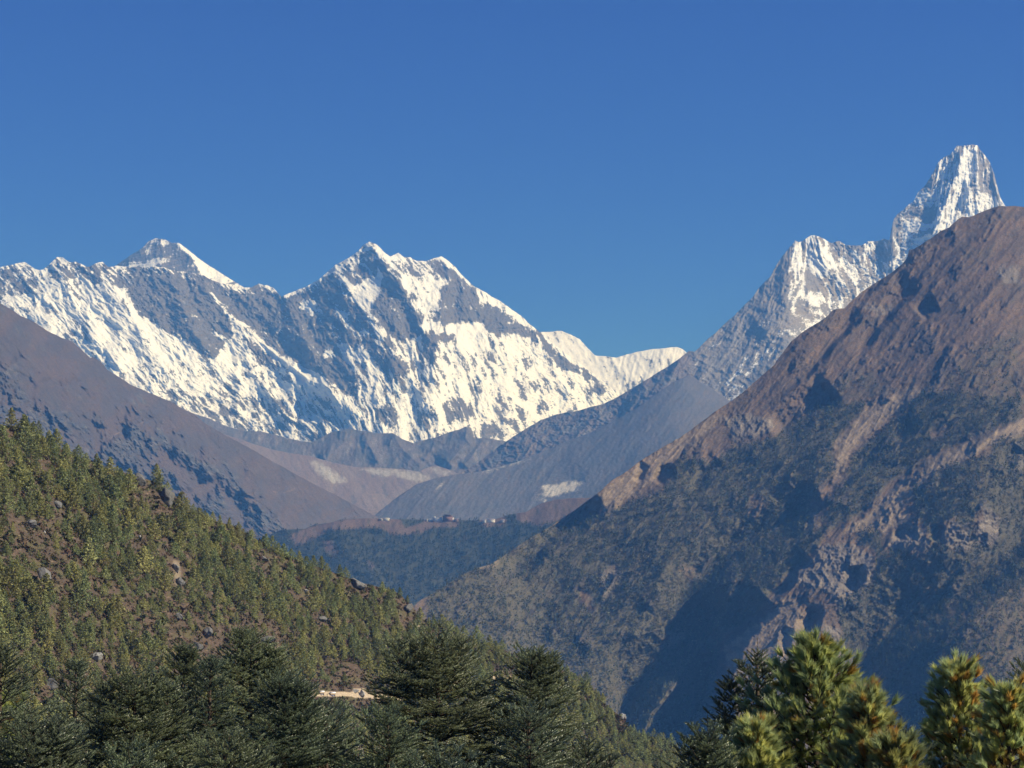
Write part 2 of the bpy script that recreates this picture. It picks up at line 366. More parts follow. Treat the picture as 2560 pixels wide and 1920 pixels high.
for pts, v in [
    (r3([(-1400, 1000), (60, 1300), (400, 1040), (600, 800), (722, 650), (690, 760), (680, 850), (690, 930), (655, 1010), (665, 1080), (600, 1110), (560, 1200), (480, 1260), (420, 1400), (300, 1700), (-1400, 2200)]), .97),
    (r3([(560, 1120), (700, 1080), (820, 1220), (760, 1320), (600, 1500), (300, 1700), (200, 1560), (400, 1300)]), .8),
    (r3([(700, 690), (800, 640), (960, 700), (960, 900), (860, 900), (720, 800)]), .3),
    (r3([(1000, 660), (1330, 650), (1330, 860), (1200, 930), (1010, 760)]), .58),
    (r3([(780, 1060), (900, 1080), (940, 1180), (820, 1220)]), .6),
    (r3([(1330, 540), (1500, 360), (1640, 200), (1700, 110), (1700, 330), (1500, 560), (1340, 640)]), .36),
    (r3([(1330, 620), (1500, 520), (1640, 580), (1400, 820), (1320, 860)]), .45),
    (r3([(1720, 90), (1780, 80), (1740, 200), (1690, 320), (1680, 240)]), .66),
    (r3([(1860, 90), (1950, 150), (1990, 300), (2000, 380), (1880, 330), (1860, 200)]), .62),
    (r3([(1780, 70), (1860, 70), (1870, 200), (1820, 290), (1700, 350), (1740, 220)]), .02),
    (r3([(1700, 350), (1900, 360), (2040, 430), (1900, 480), (1640, 600), (1600, 560)]), .18),
    (r3([(1400, 580), (1490, 490), (1520, 550), (1400, 610)]), .02),
]: ma.poly(pts, v, 5)
aribs = [(r3([(722, 655), (690, 760), (680, 850), (690, 930), (660, 1010), (665, 1080), (600, 1110), (560, 1220), (480, 1290)]), 70, 40, 26),
         (r3([(1790, 60), (1750, 200), (1700, 340), (1640, 500), (1600, 600), (1560, 660)]), 34, 26, 30),
         (r3([(1340, 520), (1330, 700), (1310, 860)]), 20, 24, 16),
         (r3([(1870, 60), (1860, 200), (1850, 320), (1800, 400), (1780, 480)]), 16, 24, 14),
         (r3([(850, 624), (900, 800), (1000, 900), (1100, 1000)]), 40, 30, 22),
         (r3([(780, 1060), (840, 1060), (940, 1180), (1000, 1300)]), 30, 30, 20),
         ([(1507, 1010), (1450, 1080), (1380, 1140), (1300, 1190)], 40, 60, 24), ([(1625, 944), (1560, 1040), (1500, 1110)], 40, 50, 26),
         ([(1711, 887), (1640, 990), (1600, 1060)], 36, 50, 26)]
ka = interp([(1100, -.9), (1700, -.7), (1960, -.3), (2050, .45), (2250, .1), (2330, -.45), (2400, -.15), (2500, .25)])
def ama_ac(X, Y):
    k = ka(X); wx = 8 * fbm(X / 80, Y / 80, 3, 105); return X - k * (Y - 700) + wx, Y + wx
def ama_relief(X, Y):
    ac, al = ama_ac(X, Y); up = sstep(1700, 1950, X)
    h = (24 * ridged(ac / 90, al / 200, 5, 111, .55)) + 6 * ridged(X / 34 - Y / 60, Y / 26, 5, 116, .6) + 7 * ridged(ac / 24, al / 90, 4, 112, .55) * (.5 + .5 * up) + 1.2 * ridged(ac / 7, al / 40, 3, 113) * up + 4 * ridged(X / 20 + .3 * Y / 20, Y / 24, 5, 115, .6) + 3.0 * fbm(X / 9, Y / 9, 4, 114, .6)
    wp = 6 * fbm(X / 30, Y / 30, 3, 117)
    for p, a, b, A in aribs: h = h + rib(X, Y, p, a, b, A, wp)
    return h
FOOT = np.array([0.135, 0.11, 0.10])
def ama_colour(X, Y, h, p):
    ac, al = ama_ac(X, Y)
    m = snow_rock(X, Y, .05 + ma.at(X + 5 * fbm(X / 16, Y / 16, 3, 121), Y + 5 * fbm(X / 16, Y / 16, 3, 122)), ac, al, h, 123, 1.3, .05)
    rc = mixc(ROCK * 2.3, ROCKW * 1.9, sstep(-.3, .5, fbm(ac / 20, al / 50, 4, 124))) * (.8 + .35 * fbm(X / 7, Y / 7, 4, 125, .6))[..., None]
    foot = sstep(1790, 1690, X + .5 * (Y - 900) * 0 + 25 * fbm(X / 30, Y / 30, 3, 126))
    fc = mixc(FOOT, ROCK * 1.5, sstep(-.1, .35, fbm(ac / 14, al / 40, 4, 127)))
    c = mixc(SNOW + 0 * X[..., None], rc, m); return c * (1 - foot[..., None]) + fc * foot[..., None]
o = layer('steep_peak', ama_crest, [(1100, 1300), (1700, 1080), (2000, 900), (2300, 720), (2500, 620), (2900, 900)],
          [(1100, 8700), (1450, 8850), (1700, 8800), (2000, 9500), (2220, 9650), (2430, 9800), (2900, 9900)],
          lambda X, Y: .75 + 1.1 * sstep(1950, 2250, X), ama_relief, ama_colour, MT, 1.5, 1.5, jag=2.6, seed=9, lam=16)
tag(o, 'steep ice-capped peak with a lower shoulder and long dark ridge', 'mountain', kind='structure')

# ================================================================== FOOTHILLS AND VALLEY
def ground_colour(cols, lam, seed, patches=(), det=.35, k=0.0):
    cols = [np.array(c) for c in cols]
    def f(X, Y, h, p):
        ac = X - k * Y
        n = fbm(ac / lam, Y / lam, 5, seed, .6); c = mixc(cols[0], cols[1], sstep(-.25, .3, n))
        if len(cols) > 2: c = mixc(c, cols[2], sstep(.1, .45, fbm(ac / (lam * .4), Y / (lam * .7), 4, seed + 7, .6)))
        for mk, pc in patches:
            wv = mk.at(X + 6 * fbm(X / 14, Y / 14, 3, seed + 11), Y + 6 * fbm(X / 14, Y / 14, 3, seed + 12))
            c = mixc(c, pc, .85 * sstep(.25, .95, wv * (1 + .9 * fbm((X - k * Y) / 9, Y / 26, 4, seed + 15, .6)) + .45 * fbm(X / 7, Y / 5, 4, seed + 13, .6) * sstep(.02, .3, wv)))
        return c * (1 + det * fbm(X / 4.5, Y / 4.5, 3, seed + 14, .6))[..., None]
    return f
GB = (.13, .098, .085); GR = (.105, .09, .088); GG = (.075, .072, .072)
far_c = [(380, 990), (484, 1034), (513, 1043), (529, 1048), (570, 1067), (610, 1077), (651, 1079), (692, 1087), (732, 1099), (773, 1105), (779, 1106), (805, 1092), (828, 1081), (869, 1071), (905, 1077),
         (946, 1083), (982, 1083), (1007, 1098), (1035, 1108), (1060, 1100), (1088, 1094), (1121, 1081), (1149, 1073), (1165, 1066), (1178, 1081), (1186, 1098), (1210, 1094), (1235, 1098), (1267, 1104), (1330, 1130)]
fribs = [(r5([(660, 175), (640, 260), (560, 330), (480, 380)]), 40, 30, 24), (r5([(760, 195), (800, 290), (860, 400)]), 26, 36, 22), (r5([(940, 205), (980, 280), (1080, 380), (1150, 400)]), 34, 30, 22),
         (r5([(1390, 165), (1400, 260), (1300, 370), (1260, 420)]), 60, 20, 40), (r5([(1200, 230), (1180, 300), (1120, 380)]), 30, 26, 18), (r5([(1500, 230), (1440, 330), (1360, 420)]), 30, 30, 22)]
def far_rel(X, Y):
    h = 16 * ridged((X + .3 * Y) / 60, Y / 130, 5, 201, .55) + 2.5 * fbm(X / 9, Y / 9, 3, 202, .6)
    for p, a, b, A in fribs: h = h + rib(X, Y, p, a, b, A, 4 * fbm(X / 20, Y / 20, 2, 203))
    return h
o = layer('foothills', far_c, [(380, 1300), (1400, 1300)], [(380, 9500), (800, 9700), (1300, 9800)], .75, far_rel,
          ground_colour([GR, GG, (.16, .15, .15)], 40, 205), MG, 2, 2, jag=1.8, seed=12)
tag(o, 'dark rocky foothills below the snow wall', 'foothills', kind='structure')
mk = Mask(0.0)
mk.poly(r5([(410, 375), (480, 375), (560, 420), (660, 490), (640, 520), (560, 510), (470, 450)]), .8, 5)
mk.poly(r5([(680, 412), (1000, 425), (1100, 440), (1200, 478), (1080, 510), (960, 470), (860, 475), (760, 440)]), .75, 4)
mk.poly(r5([(1120, 430), (1210, 402), (1340, 455), (1250, 470), (1190, 450)]), .7, 4)
o = layer('valley_hill', [(560, 1085), (640, 1112), (690, 1126), (734, 1134), (775, 1140), (828, 1155), (885, 1167), (946, 1169), (1007, 1173), (1048, 1179), (1060, 1172), (1088, 1163), (1120, 1173), (1150, 1186), (1250, 1200)],
          [(560, 1420), (1250, 1420)], [(560, 9000), (1250, 9500)], .42,
          lambda X, Y: 10 * ridged((X - .6 * Y) / 80, Y / 200, 4, 211) + rib(X, Y, r5([(320, 330), (520, 450), (700, 560), (850, 690)]), 60, 40, 16) + 3 * fbm(X / 10, Y / 9, 4, 212, .6) + 4 * ridged((X - .7 * Y) / 24, (Y + .7 * X) / 90, 4, 214, .6),
          ground_colour([GB, (.15, .12, .105), GR], 50, 213, [(mk, (.30, .30, .29))], .35), MG, 2, 2, jag=.8, seed=13)
tag(o, 'brown valley hill with pale grey moraine scars', 'hill', kind='structure')
mk2 = Mask(0.0)
mk2.poly(r5([(1360, 452), (1500, 438), (1620, 400), (1780, 352), (1810, 350), (1800, 362), (1640, 412), (1520, 448)]), .9, 3)
mk2.poly(r5([(1180, 565), (1230, 510), (1280, 488), (1250, 520), (1200, 566)]), .8, 3)
mk2.poly(r5([(1790, 590), (1840, 580), (1900, 600), (1990, 580), (2060, 560), (2130, 500), (2050, 495), (1960, 515), (1880, 520), (1840, 540), (1880, 560)]), .95, 3)
mk2.poly(r5([(1800, 590), (1900, 600), (1880, 640), (1830, 620)]), .6, 4)
o = layer('valley_slope', [(900, 1320), (934, 1290), (966, 1264), (991, 1244), (1039, 1212), (1088, 1195), (1149, 1185), (1202, 1179), (1292, 1155), (1412, 1105), (1480, 1080), (1578, 1029), (1640, 985), (1687, 953), (1725, 937),
          (1748, 953), (1780, 972), (1815, 996), (1850, 1020), (1950, 1080)], [(900, 1420), (1500, 1380), (1950, 1300)], [(900, 7400), (1200, 7800), (1725, 8300), (1950, 8300)], .5,
          lambda X, Y: 8 * ridged((X + .8 * Y) / 90, Y / 300, 4, 221) + rib(X, Y, [(1725, 937), (1650, 1030), (1560, 1110), (1400, 1180)], 90, 60, 20) + ravine(X, Y, r5([(2130, 500), (1960, 512), (1840, 540), (1800, 590)]), 10, 40, 7) + 3 * fbm(X / 9, Y / 8, 4, 222, .6) + 4 * ridged((X + .8 * Y) / 26, (Y - .8 * X) / 90, 4, 224, .6),
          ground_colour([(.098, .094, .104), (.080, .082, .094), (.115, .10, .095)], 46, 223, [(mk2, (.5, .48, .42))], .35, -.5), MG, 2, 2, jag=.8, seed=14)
tag(o, 'smooth bluish-brown valley slope with a pale landslide scar', 'slope', kind='structure')
# -- left brown mountain
lb_c = [(-260, 640), (-120, 700)] + r1([(0, 512), (60, 545), (130, 590), (200, 620), (290, 680), (380, 725), (440, 745), (500, 795), (556, 850), (572, 838), (590, 850), (620, 870), (660, 920), (740, 970), (800, 1010), (880, 1045), (950, 1075),
    (1050, 1115), (1120, 1160), (1190, 1190), (1260, 1250), (1400, 1330), (1550, 1410), (1660, 1475)]) + [(742, 1187), (803, 1220), (852, 1244), (905, 1273), (938, 1289), (1000, 1320)]
def cliffs(X, Y, seed, k, lam, th=.1, blk=9):
    """isolated rock outcrops that stand out of the grass"""
    ac = X - k * Y; al = Y + k * X
    n = fbm(ac / lam, al / (lam * 1.7), 4, seed, .55); m = sstep(th, th + .35, n)
    return m, m * (blk + .7 * blk * ridged(ac / (lam * .35), al / (lam * .6), 4, seed + 2, .6))
mlr = Mask(0.0)
for pts, v in [(r1([(-300, 850), (0, 860), (120, 900), (200, 1010), (250, 1100), (300, 1100), (420, 1180), (700, 1180), (900, 1150), (1100, 1300), (1400, 1500), (1600, 1800), (0, 1800), (-300, 1400)]), .8),
               (r1([(0, 690), (60, 740), (200, 850), (180, 870), (60, 800), (0, 740)]), .8), (r1([(400, 930), (560, 1000), (600, 1060), (500, 1040)]), .7),
               (r4([(700, 60), (820, 80), (900, 180), (960, 250), (1100, 260), (1250, 360), (1500, 520), (1800, 760), (1700, 850), (1300, 640), (1000, 520), (800, 320), (640, 220)]), .9),
               (r4([(1200, 150), (1300, 190), (1700, 420), (1600, 400), (1300, 250)]), .2)]: mlr.poly(pts, v, 14)
lribs = [(r1([(240, 1000), (250, 1080), (330, 1180), (420, 1300)]), 45, 30, 26), (r1([(60, 740), (180, 860), (300, 1000)]), 30, 40, 14), (r4([(760, 90), (900, 200), (980, 260)]), 40, 30, 20), (r4([(1030, 240), (1120, 330), (1350, 480)]), 50, 30, 22),
         (r4([(660, 230), (760, 330), (900, 400), (1050, 480)]), 36, 30, 16), (r4([(980, 360), (1060, 460), (1200, 560)]), 30, 24, 18), (r4([(1300, 430), (1500, 560), (1700, 700), (1780, 790)]), 40, 26, 20)]
def lb_rel(X, Y):
    mm = mlr.at(X + 12 * fbm(X / 40, Y / 40, 3, 303), Y)
    ac = X - .8 * Y; al = Y + .8 * X; q = sstep(-.35, .2, fbm(ac / 60, al / 110, 4, 304))
    h = 22 * ridged((X - .9 * Y) / 150, (Y + X) / 420, 4, 305, .5) + (mm * .9 + .12) * q * (80 * ridged(ac / 85, al / 170, 7, 322, .58) + 22 * ridged(X / 26, Y / 22, 4, 323, .6)) + 3.4 * fbm(X / 9, Y / 8, 4, 306, .62) + 5 * ridged(ac / 22, al / 70, 4, 310, .6)
    for p, a, b, A in lribs: h = h + rib(X, Y, p, a, b, A * 1.5, 8 * fbm(X / 25, Y / 25, 3, 307))
    return h
def lb_col(X, Y, h, p):
    ac = X - .8 * Y; al = Y + .8 * X; q = fbm(ac / 60, al / 110, 4, 304); mm = mlr.at(X + 12 * fbm(X / 40, Y / 40, 3, 303), Y)
    m = sstep(.0, .45, q * .9 + .35 * fbm(ac / 16, al / 40, 4, 308, .6) + mm * .35 - .15)
    g = mixc((.082, .066, .062), (.066, .060, .064), sstep(-.3, .3, fbm(X / 60, Y / 60, 4, 311)))
    r = mixc((.055, .06, .07), (.12, .12, .12), sstep(-.1, .5, fbm((X - Y) / 12, (X + Y) / 30, 4, 312)))
    trail = np.minimum(sdist(X, Y, r4([(1680, 562), (1725, 575), (1790, 556), (1820, 535)]))[0], sdist(X, Y, r4([(640, 290), (700, 215), (860, 150), (885, 130)]))[0])
    c = mixc(g, r, m * .85); c = mixc(c, (.22, .175, .145), .5 * (trail < 1.4) * sstep(-.2, .2, fbm(X / 6, Y / 6, 3, 319))); st = .5 + .5 * fbm(ac / 7, al / 60, 4, 318, .6)
    return c * (.75 + .5 * st + .4 * fbm(X / 4, Y / 4, 3, 313, .6))[..., None]
o = layer('brown_mountain', lb_c, [(-260, 1250), (300, 1330), (700, 1420), (1000, 1420)], [(-260, 4900), (0, 5200), (400, 6000), (700, 6500), (1000, 7000)],
          lambda X, Y: .72 + .2 * fbm(X / 60, Y / 60, 3, 309), lb_rel, lb_col, MG, 1.7, 1.7, jag=2.0, seed=15)
tag(o, 'bare brown mountainside with rocky outcrops falling to the right', 'mountain', kind='structure')
# -- wooded ridge with the monastery
tg_c = [(560, 1370), (640, 1345), (681, 1336), (702, 1325), (763, 1322), (783, 1313), (828, 1306), (852, 1299), (893, 1296), (946, 1296), (1007, 1298), (1068, 1300), (1137, 1300), (1190, 1301), (1235, 1299), (1271, 1287),
        (1316, 1279), (1353, 1258), (1393, 1248), (1434, 1245), (1475, 1244), (1500, 1240), (1600, 1225), (1700, 1225)]
mtb = Mask(0.0)          # bare heath on the ridge, the rest is forest
for pts, v in [(r5([(300, 830), (440, 780), (560, 750), (720, 725), (990, 725), (1010, 790), (1180, 740), (1200, 770), (1100, 820), (950, 830), (850, 780), (700, 790), (540, 800), (460, 850), (350, 900)]), .95),
               (r5([(1700, 690), (1850, 620), (2212, 585), (2212, 700), (2000, 720), (1850, 780), (1700, 740)]), .95),
               (r5([(500, 860), (560, 850), (620, 950), (560, 980), (520, 930)]), .7), (r5([(760, 950), (820, 1000), (840, 1050), (790, 1040)]), .6), (r5([(1370, 820), (1400, 830), (1400, 890), (1370, 860)]), .6), ([(1060, 1290), (1148, 1290), (1146, 1316), (1062, 1314)], 1.3), ([(1202, 1290), (1264, 1290), (1262, 1316), (1204, 1316)], 1.3), ([(942, 1290), (985, 1290), (985, 1312), (942, 1312)], 1.3)]: mtb.poly(pts, v, 6)
o = layer('wooded_ridge', tg_c, [(560, 1650), (1100, 1650), (1700, 1500)], [(560, 5200), (1000, 5300), (1700, 5300)], .6,
          lambda X, Y: 14 * ridged((X + .2 * Y) / 90, Y / 260, 4, 401, .5) + 2 * fbm(X / 10, Y / 10, 4, 402, .6) + rib(X, Y, r5([(600, 740), (640, 900), (780, 1050), (900, 1200)]), 60, 40, 16),
          lambda X, Y, h, p: mixc(ground_colour([(.13, .095, .08), (.11, .08, .068), (.08, .07, .05)], 34, 403, [], .4)(X, Y, h, p), (.05, .055, .038), 1 - sstep(.2, .6, mtb.at(X + 8 * fbm(X / 16, Y / 16, 3, 404), Y))), MG, 2, 2, jag=1.0, seed=16)
tag(o, 'low wooded ridge in mid valley carrying a white monastery', 'ridge', kind='structure')

# -- right mountain
rm_c = [(900, 1640), (1000, 1545), (1052, 1500), (1108, 1468), (1149, 1440), (1182, 1424), (1226, 1411), (1259, 1390), (1287, 1370), (1316, 1350), (1361, 1325), (1405, 1297), (1454, 1263), (1500, 1228), (1529, 1201), (1562, 1182), (1605, 1149),
        (1653, 1120), (1701, 1093), (1740, 1065), (1787, 1029), (1835, 998)] + r3([(420, 1590), (500, 1520), (590, 1440), (640, 1370), (700, 1290), (760, 1240), (820, 1200), (880, 1165), (930, 1130), (960, 1095), (985, 1085), (1030, 1085), (1080, 1035), (1150, 975), (1240, 915),
        (1330, 860), (1400, 800), (1428, 765), (1440, 715), (1465, 712), (1490, 700), (1540, 665), (1600, 630), (1640, 595), (1690, 575), (1730, 540), (1770, 506), (1820, 510), (1880, 485), (1950, 455), (2010, 440), (2080, 440), (2162, 445)]) + [(2640, 540), (2900, 640)]
rav = [  # floor line (left edge of a shadow), wall width, gentle side width, depth
    (r5([(2212, 590), (2100, 680), (1980, 770), (1870, 850), (1760, 950), (1660, 1060), (1600, 1130)]), 52, 130, 100),
    (r3([(1430, 720), (1330, 850), (1230, 930), (1120, 1020)]), 14, 20, 13),
    (r3([(1500, 900), (1350, 1060), (1250, 1180), (1180, 1280), (1060, 1380)]), 22, 60, 26),
    (r3([(1620, 1050), (1540, 1090), (1500, 1130)]), 26, 40, 30),
    (r3([(1180, 1130), (1060, 1200), (960, 1290), (880, 1400), (780, 1500), (650, 1600)]), 20, 50, 24),
    (r6([(1230, -60), (1120, 30), (980, 120), (890, 180)]), 48, 70, 56),
    (r6([(1180, 440), (1080, 520), (960, 640), (840, 700), (700, 780), (600, 860), (520, 930), (420, 1040), (330, 1150), (200, 1230), (60, 1290)]), 60, 90, 64),
    (r6([(720, 1000), (600, 1110), (450, 1260), (330, 1390), (220, 1500), (100, 1640), (0, 1900), (-100, 2150)]), 70, 150, 110),
    (r6([(900, 1000), (800, 1090), (700, 1200), (640, 1290), (600, 1400), (520, 1560), (440, 1700), (390, 1950), (340, 2300)]), 55, 100, 100),
    (r6([(2560, 430), (2300, 630), (2150, 770), (2050, 860), (1940, 960), (1800, 1050), (1660, 1130), (1520, 1230), (1420, 1330), (1350, 1461), (1320, 1600), (1280, 1900), (1200, 2400)]), 75, 170, 150),
    (r6([(1940, 620), (1960, 700), (1950, 760)]), 22, 20, 22), (r6([(1750, 640), (1760, 720), (1860, 780)]), 30, 24, 26), (r6([(1330, 860), (1340, 940), (1290, 1010)]), 34, 40, 36),
    (r6([(1100, 820), (1000, 900), (930, 980), (860, 1060)]), 26, 60, 26), (r6([(1130, 1060), (1100, 1160), (1090, 1260), (1080, 1461)]), 34, 40, 40), (r6([(980, 1180), (960, 1260), (1000, 1340)]), 20, 20, 18),
    (r6([(400, 370), (330, 380), (290, 440)]), 24, 24, 30), (r6([(240, 330), (210, 380), (190, 430)]), 14, 20, 16), (r6([(640, 320), (560, 400), (480, 480)]), 22, 60, 16),
    (r6([(1700, 110), (1520, 240), (1360, 360), (1240, 470), (1080, 560)]), 16, 70, 18), (r6([(2212, 60), (1960, 190), (1720, 290), (1560, 400), (1440, 540)]), 20, 90, 20),
    (r6([(2200, 250), (2140, 320), (2130, 380)]), 24, 40, 26), (r6([(1660, 680), (1570, 680), (1560, 740)]), 26, 20, 22),
]
mrk = Mask(0.0)
for pts in [r6([(1140, 760), (1300, 740), (1430, 820), (1430, 940), (1280, 1060), (1240, 1080), (1200, 1000), (1000, 960), (960, 920), (1060, 860), (1120, 830)]), r6([(1990, 540), (2080, 600), (2075, 730), (2000, 760), (1960, 700), (1985, 620)]),
            r6([(1760, 690), (1850, 620), (1960, 760), (1900, 790), (1800, 760)]), r6([(1560, 620), (1640, 640), (1740, 760), (1700, 800), (1480, 760), (1560, 720)]), r6([(640, 100), (720, 60), (940, 100), (860, 180), (700, 220)]),
            r6([(2140, 230), (2212, 200), (2212, 380), (2150, 370)]), r6([(1150, 1150), (1240, 1190), (1320, 1380), (1260, 1400), (1160, 1260)]), r6([(0, 900), (90, 870), (70, 1020), (0, 1060)]), r6([(380, 1200), (450, 1200), (440, 1250), (300, 1320), (300, 1280)])]:
    mrk.poly(pts, .75, 8)
for pts in [r3([(1000, 1030), (1340, 1060), (1380, 1130), (1250, 1130)]), r3([(1960, 820), (2150, 800), (2150, 940), (2000, 930)]), r3([(720, 1330), (820, 1330), (760, 1370)]), r3([(1330, 830), (1500, 720), (1560, 660), (1480, 780), (1400, 850)])]:
    mrk.poly(pts, .6, 8)
mfo = Mask(0.0)                               # forest and dark scrub
for pts, v in [
    (r6([(-900, 800), (0, 600), (200, 520), (330, 470), (420, 300), (600, 330), (700, 250), (900, 200), (1100, 60), (1200, 0), (1400, 30), (1300, 130), (1220, 220), (1220, 400), (1140, 450), (1150, 560), (1180, 700), (1080, 830), (960, 920), (800, 1130),
         (640, 1280), (600, 1500), (600, 2000), (-900, 2000)]), .95),
    (r6([(1500, 140), (1680, -40), (1800, -60), (2040, -40), (2212, -20), (2212, 100), (1950, 190), (1700, 300), (1500, 440), (1380, 580), (1190, 680), (1170, 560), (1290, 430), (1310, 300), (1420, 200)]), .9),
    (r6([(1640, 500), (1800, 340), (2040, 290), (2060, 200), (2400, 130), (2400, 1900), (1300, 1900), (1260, 1200), (1240, 1060), (1430, 940), (1440, 800), (1700, 820), (1730, 720), (1640, 600)]), .9),
    (r6([(1330, 680), (1480, 680), (1480, 800), (1340, 750)]), .8),
    (r6([(1700, 1200), (1900, 1000), (2212, 950), (2400, 1000), (2400, 1500), (1800, 1500)]), .55),
    (r6([(640, 1200), (860, 1120), (1000, 1020), (1090, 1150), (1060, 1461), (1000, 1700), (600, 1700)]), .3),
    (r6([(1960, 540), (2080, 600), (2080, 740), (2000, 770), (1940, 700)]), .15), (r6([(1740, 660), (1850, 610), (1960, 760), (1900, 800), (1760, 760)]), .2), (r6([(1480, 600), (1640, 620), (1740, 760), (1700, 810), (1480, 760)]), .15),
    (r6([(1780, 480), (1620, 440), (1660, 540), (1700, 600)]), .9), (r6([(370, 340), (410, 330), (380, 400), (230, 520), (170, 560)]), .1), (r6([(780, 460), (890, 540), (800, 640), (760, 600)]), .25),
    (r6([(40, 860), (110, 870), (60, 960), (20, 940)]), .1), (r6([(1100, 500), (1180, 560), (1160, 680), (1080, 700), (1080, 580)]), .35), (r6([(560, 900), (420, 820), (400, 900), (480, 960)]), .4),
    (r6([(1700, 150), (1850, 110), (1800, 220), (1700, 210)]), .3),
    (r5([(1460, 1010), (1620, 950), (1560, 1000), (1460, 1060), (1440, 1100)]), .1), (r5([(2050, 1130), (2120, 1160), (2212, 1300), (2150, 1330), (2040, 1170)]), .25)]: mfo.poly(pts, v, 7)
for pts in [r3([(1960, 820), (2150, 800), (2150, 950), (2000, 940)]), r3([(1740, 700), (1860, 690), (2000, 700), (1960, 780), (1780, 780)]), r3([(1520, 1080), (1620, 1050), (1630, 1110), (1540, 1130)]), r3([(1540, 1560), (1900, 1280), (2162, 1200), (2162, 1659), (1500, 1659)]), r3([(900, 1659), (1000, 1500), (1200, 1450), (1350, 1659)])]:
    mfo.poly(pts, .45, 12)
mgr = Mask(0.0)
for pts, v in [(r6([(2400, 60), (2212, 100), (1950, 200), (1700, 310), (1520, 460), (1400, 600), (1200, 720), (1340, 690), (1480, 700), (1560, 640), (1650, 620), (1560, 560), (1700, 430), (1900, 320), (2040, 240), (2212, 190), (2400, 120)]), .9),
               (r6([(1400, 30), (1640, -80), (1700, -60), (1640, 10), (1480, 130), (1320, 260), (1270, 400), (1220, 420), (1220, 220), (1300, 130)]), .75), (r6([(640, 1290), (860, 1120), (1000, 1000), (1090, 1150), (1070, 1461), (1020, 1700), (700, 1700)]), .8),
               (r6([(0, 470), (220, 300), (500, 120), (640, 40), (700, 80), (560, 190), (400, 330), (200, 500), (0, 620)]), .6), (r6([(1560, 640), (1660, 640), (1740, 760), (1700, 800), (1480, 770)]), .8), (r6([(2000, 550), (2080, 600), (2070, 700), (1990, 690)]), .8),
               (r6([(1080, 480), (1160, 560), (1150, 680), (1060, 680)]), .6), (r6([(40, 860), (100, 870), (60, 1010), (10, 1000)]), .8), (r6([(1750, 1100), (1900, 1050), (2300, 960), (2300, 1300), (1900, 1300)]), .35), (r5([(1440, 1010), (1640, 940), (1600, 1000), (1460, 1100)]), .8)]: mgr.poly(pts, v, 8)
def rm_rel(X, Y):
    wp = 10 * fbm(X / 40, Y / 40, 4, 501, .55)
    h = 0 * X
    for p, ws, wl, A in rav: h = np.minimum(h, ravine(X, Y, p, ws, wl, A * 1.25, wp * min(1, ws / 40)))
    m = mrk.at(X + wp, Y + wp)
    ac = X + .95 * Y; al = Y - .95 * X
    h = h + 16 * ridged(ac / 190, al / 560, 4, 503, .5) + 13 * ridged(ac / 50, al / 170, 5, 504, .55) + 2.6 * fbm(X / 11, Y / 11, 4, 505, .6)
    h = h + m * (14 * ridged(X / 26, Y / 34, 5, 507, .6))
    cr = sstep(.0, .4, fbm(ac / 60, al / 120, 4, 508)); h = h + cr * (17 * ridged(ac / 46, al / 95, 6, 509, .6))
    return h
msh = Mask(0.0)                               # steep gully walls
for pts in [r6([(640, 820), (540, 900), (440, 980), (400, 1090), (330, 1180), (200, 1230), (80, 1210), (120, 1461), (0, 1800), (-100, 2300), (500, 2300), (640, 1461), (640, 1290), (600, 1200), (520, 1050), (600, 930)]),
            r6([(2500, 450), (2212, 640), (2060, 760), (1960, 860), (1850, 960), (1560, 1130), (1330, 1280), (1260, 1461), (1200, 2300), (1500, 2300), (1530, 1461), (1640, 1330), (1760, 1180), (1900, 1040), (2050, 930), (2212, 840), (2500, 650)]),
            r5([(2560, 400), (2212, 610), (1980, 760), (1850, 870), (1740, 980), (1600, 1140), (1760, 1110), (1880, 1040), (1980, 900), (2100, 780), (2212, 690), (2380, 540)])]: msh.poly(pts, 1.0, 14)
def rm_slope(X, Y): return .80 + .15 * sstep(1100, 1500, Y) + 1.4 * msh.at(X, Y)
def rm_col(X, Y, h, p):
    wx = 12 * fbm(X / 26, Y / 26, 4, 511, .6); wy = 12 * fbm(X / 26, Y / 26, 4, 512, .6)
    g = mixc((.148, .106, .077), (.108, .084, .067), sstep(-.25, .35, fbm((X + Y) / 60, (Y - X) / 140, 5, 513, .6)))
    g = mixc(g, (.10, .085, .07), sstep(.12, .4, fbm((X + Y) / 12, (Y - X) / 22, 4, 514, .6)))
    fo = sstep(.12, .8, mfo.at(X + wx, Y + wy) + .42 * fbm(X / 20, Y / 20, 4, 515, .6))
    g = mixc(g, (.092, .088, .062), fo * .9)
    pg = sstep(.3, .75, mgr.at(X + wx * .7, Y + wy * .7) + .4 * fbm(X / 10, Y / 10, 4, 520, .6)) * (1 - .5 * fo)
    g = mixc(g, mixc((.27, .215, .155), (.21, .17, .125), sstep(-.2, .3, fbm(X / 20, Y / 20, 4, 521))), pg * .85)
    rk = sstep(.25, .6, mrk.at(X + wx, Y + wy) + .35 * fbm(X / 12, Y / 12, 4, 517))
    rc = mixc((.155, .14, .125), (.25, .22, .185), sstep(-.1, .5, fbm(X / 14, Y / 20, 4, 518, .6)))
    g = mixc(g, rc, rk * .8)
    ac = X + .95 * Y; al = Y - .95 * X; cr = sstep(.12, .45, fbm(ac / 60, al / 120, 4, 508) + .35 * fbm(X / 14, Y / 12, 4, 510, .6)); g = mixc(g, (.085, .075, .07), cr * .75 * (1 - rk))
    return g * (1 + .4 * fbm(X / 4, Y / 4, 3, 519, .65))[..., None]
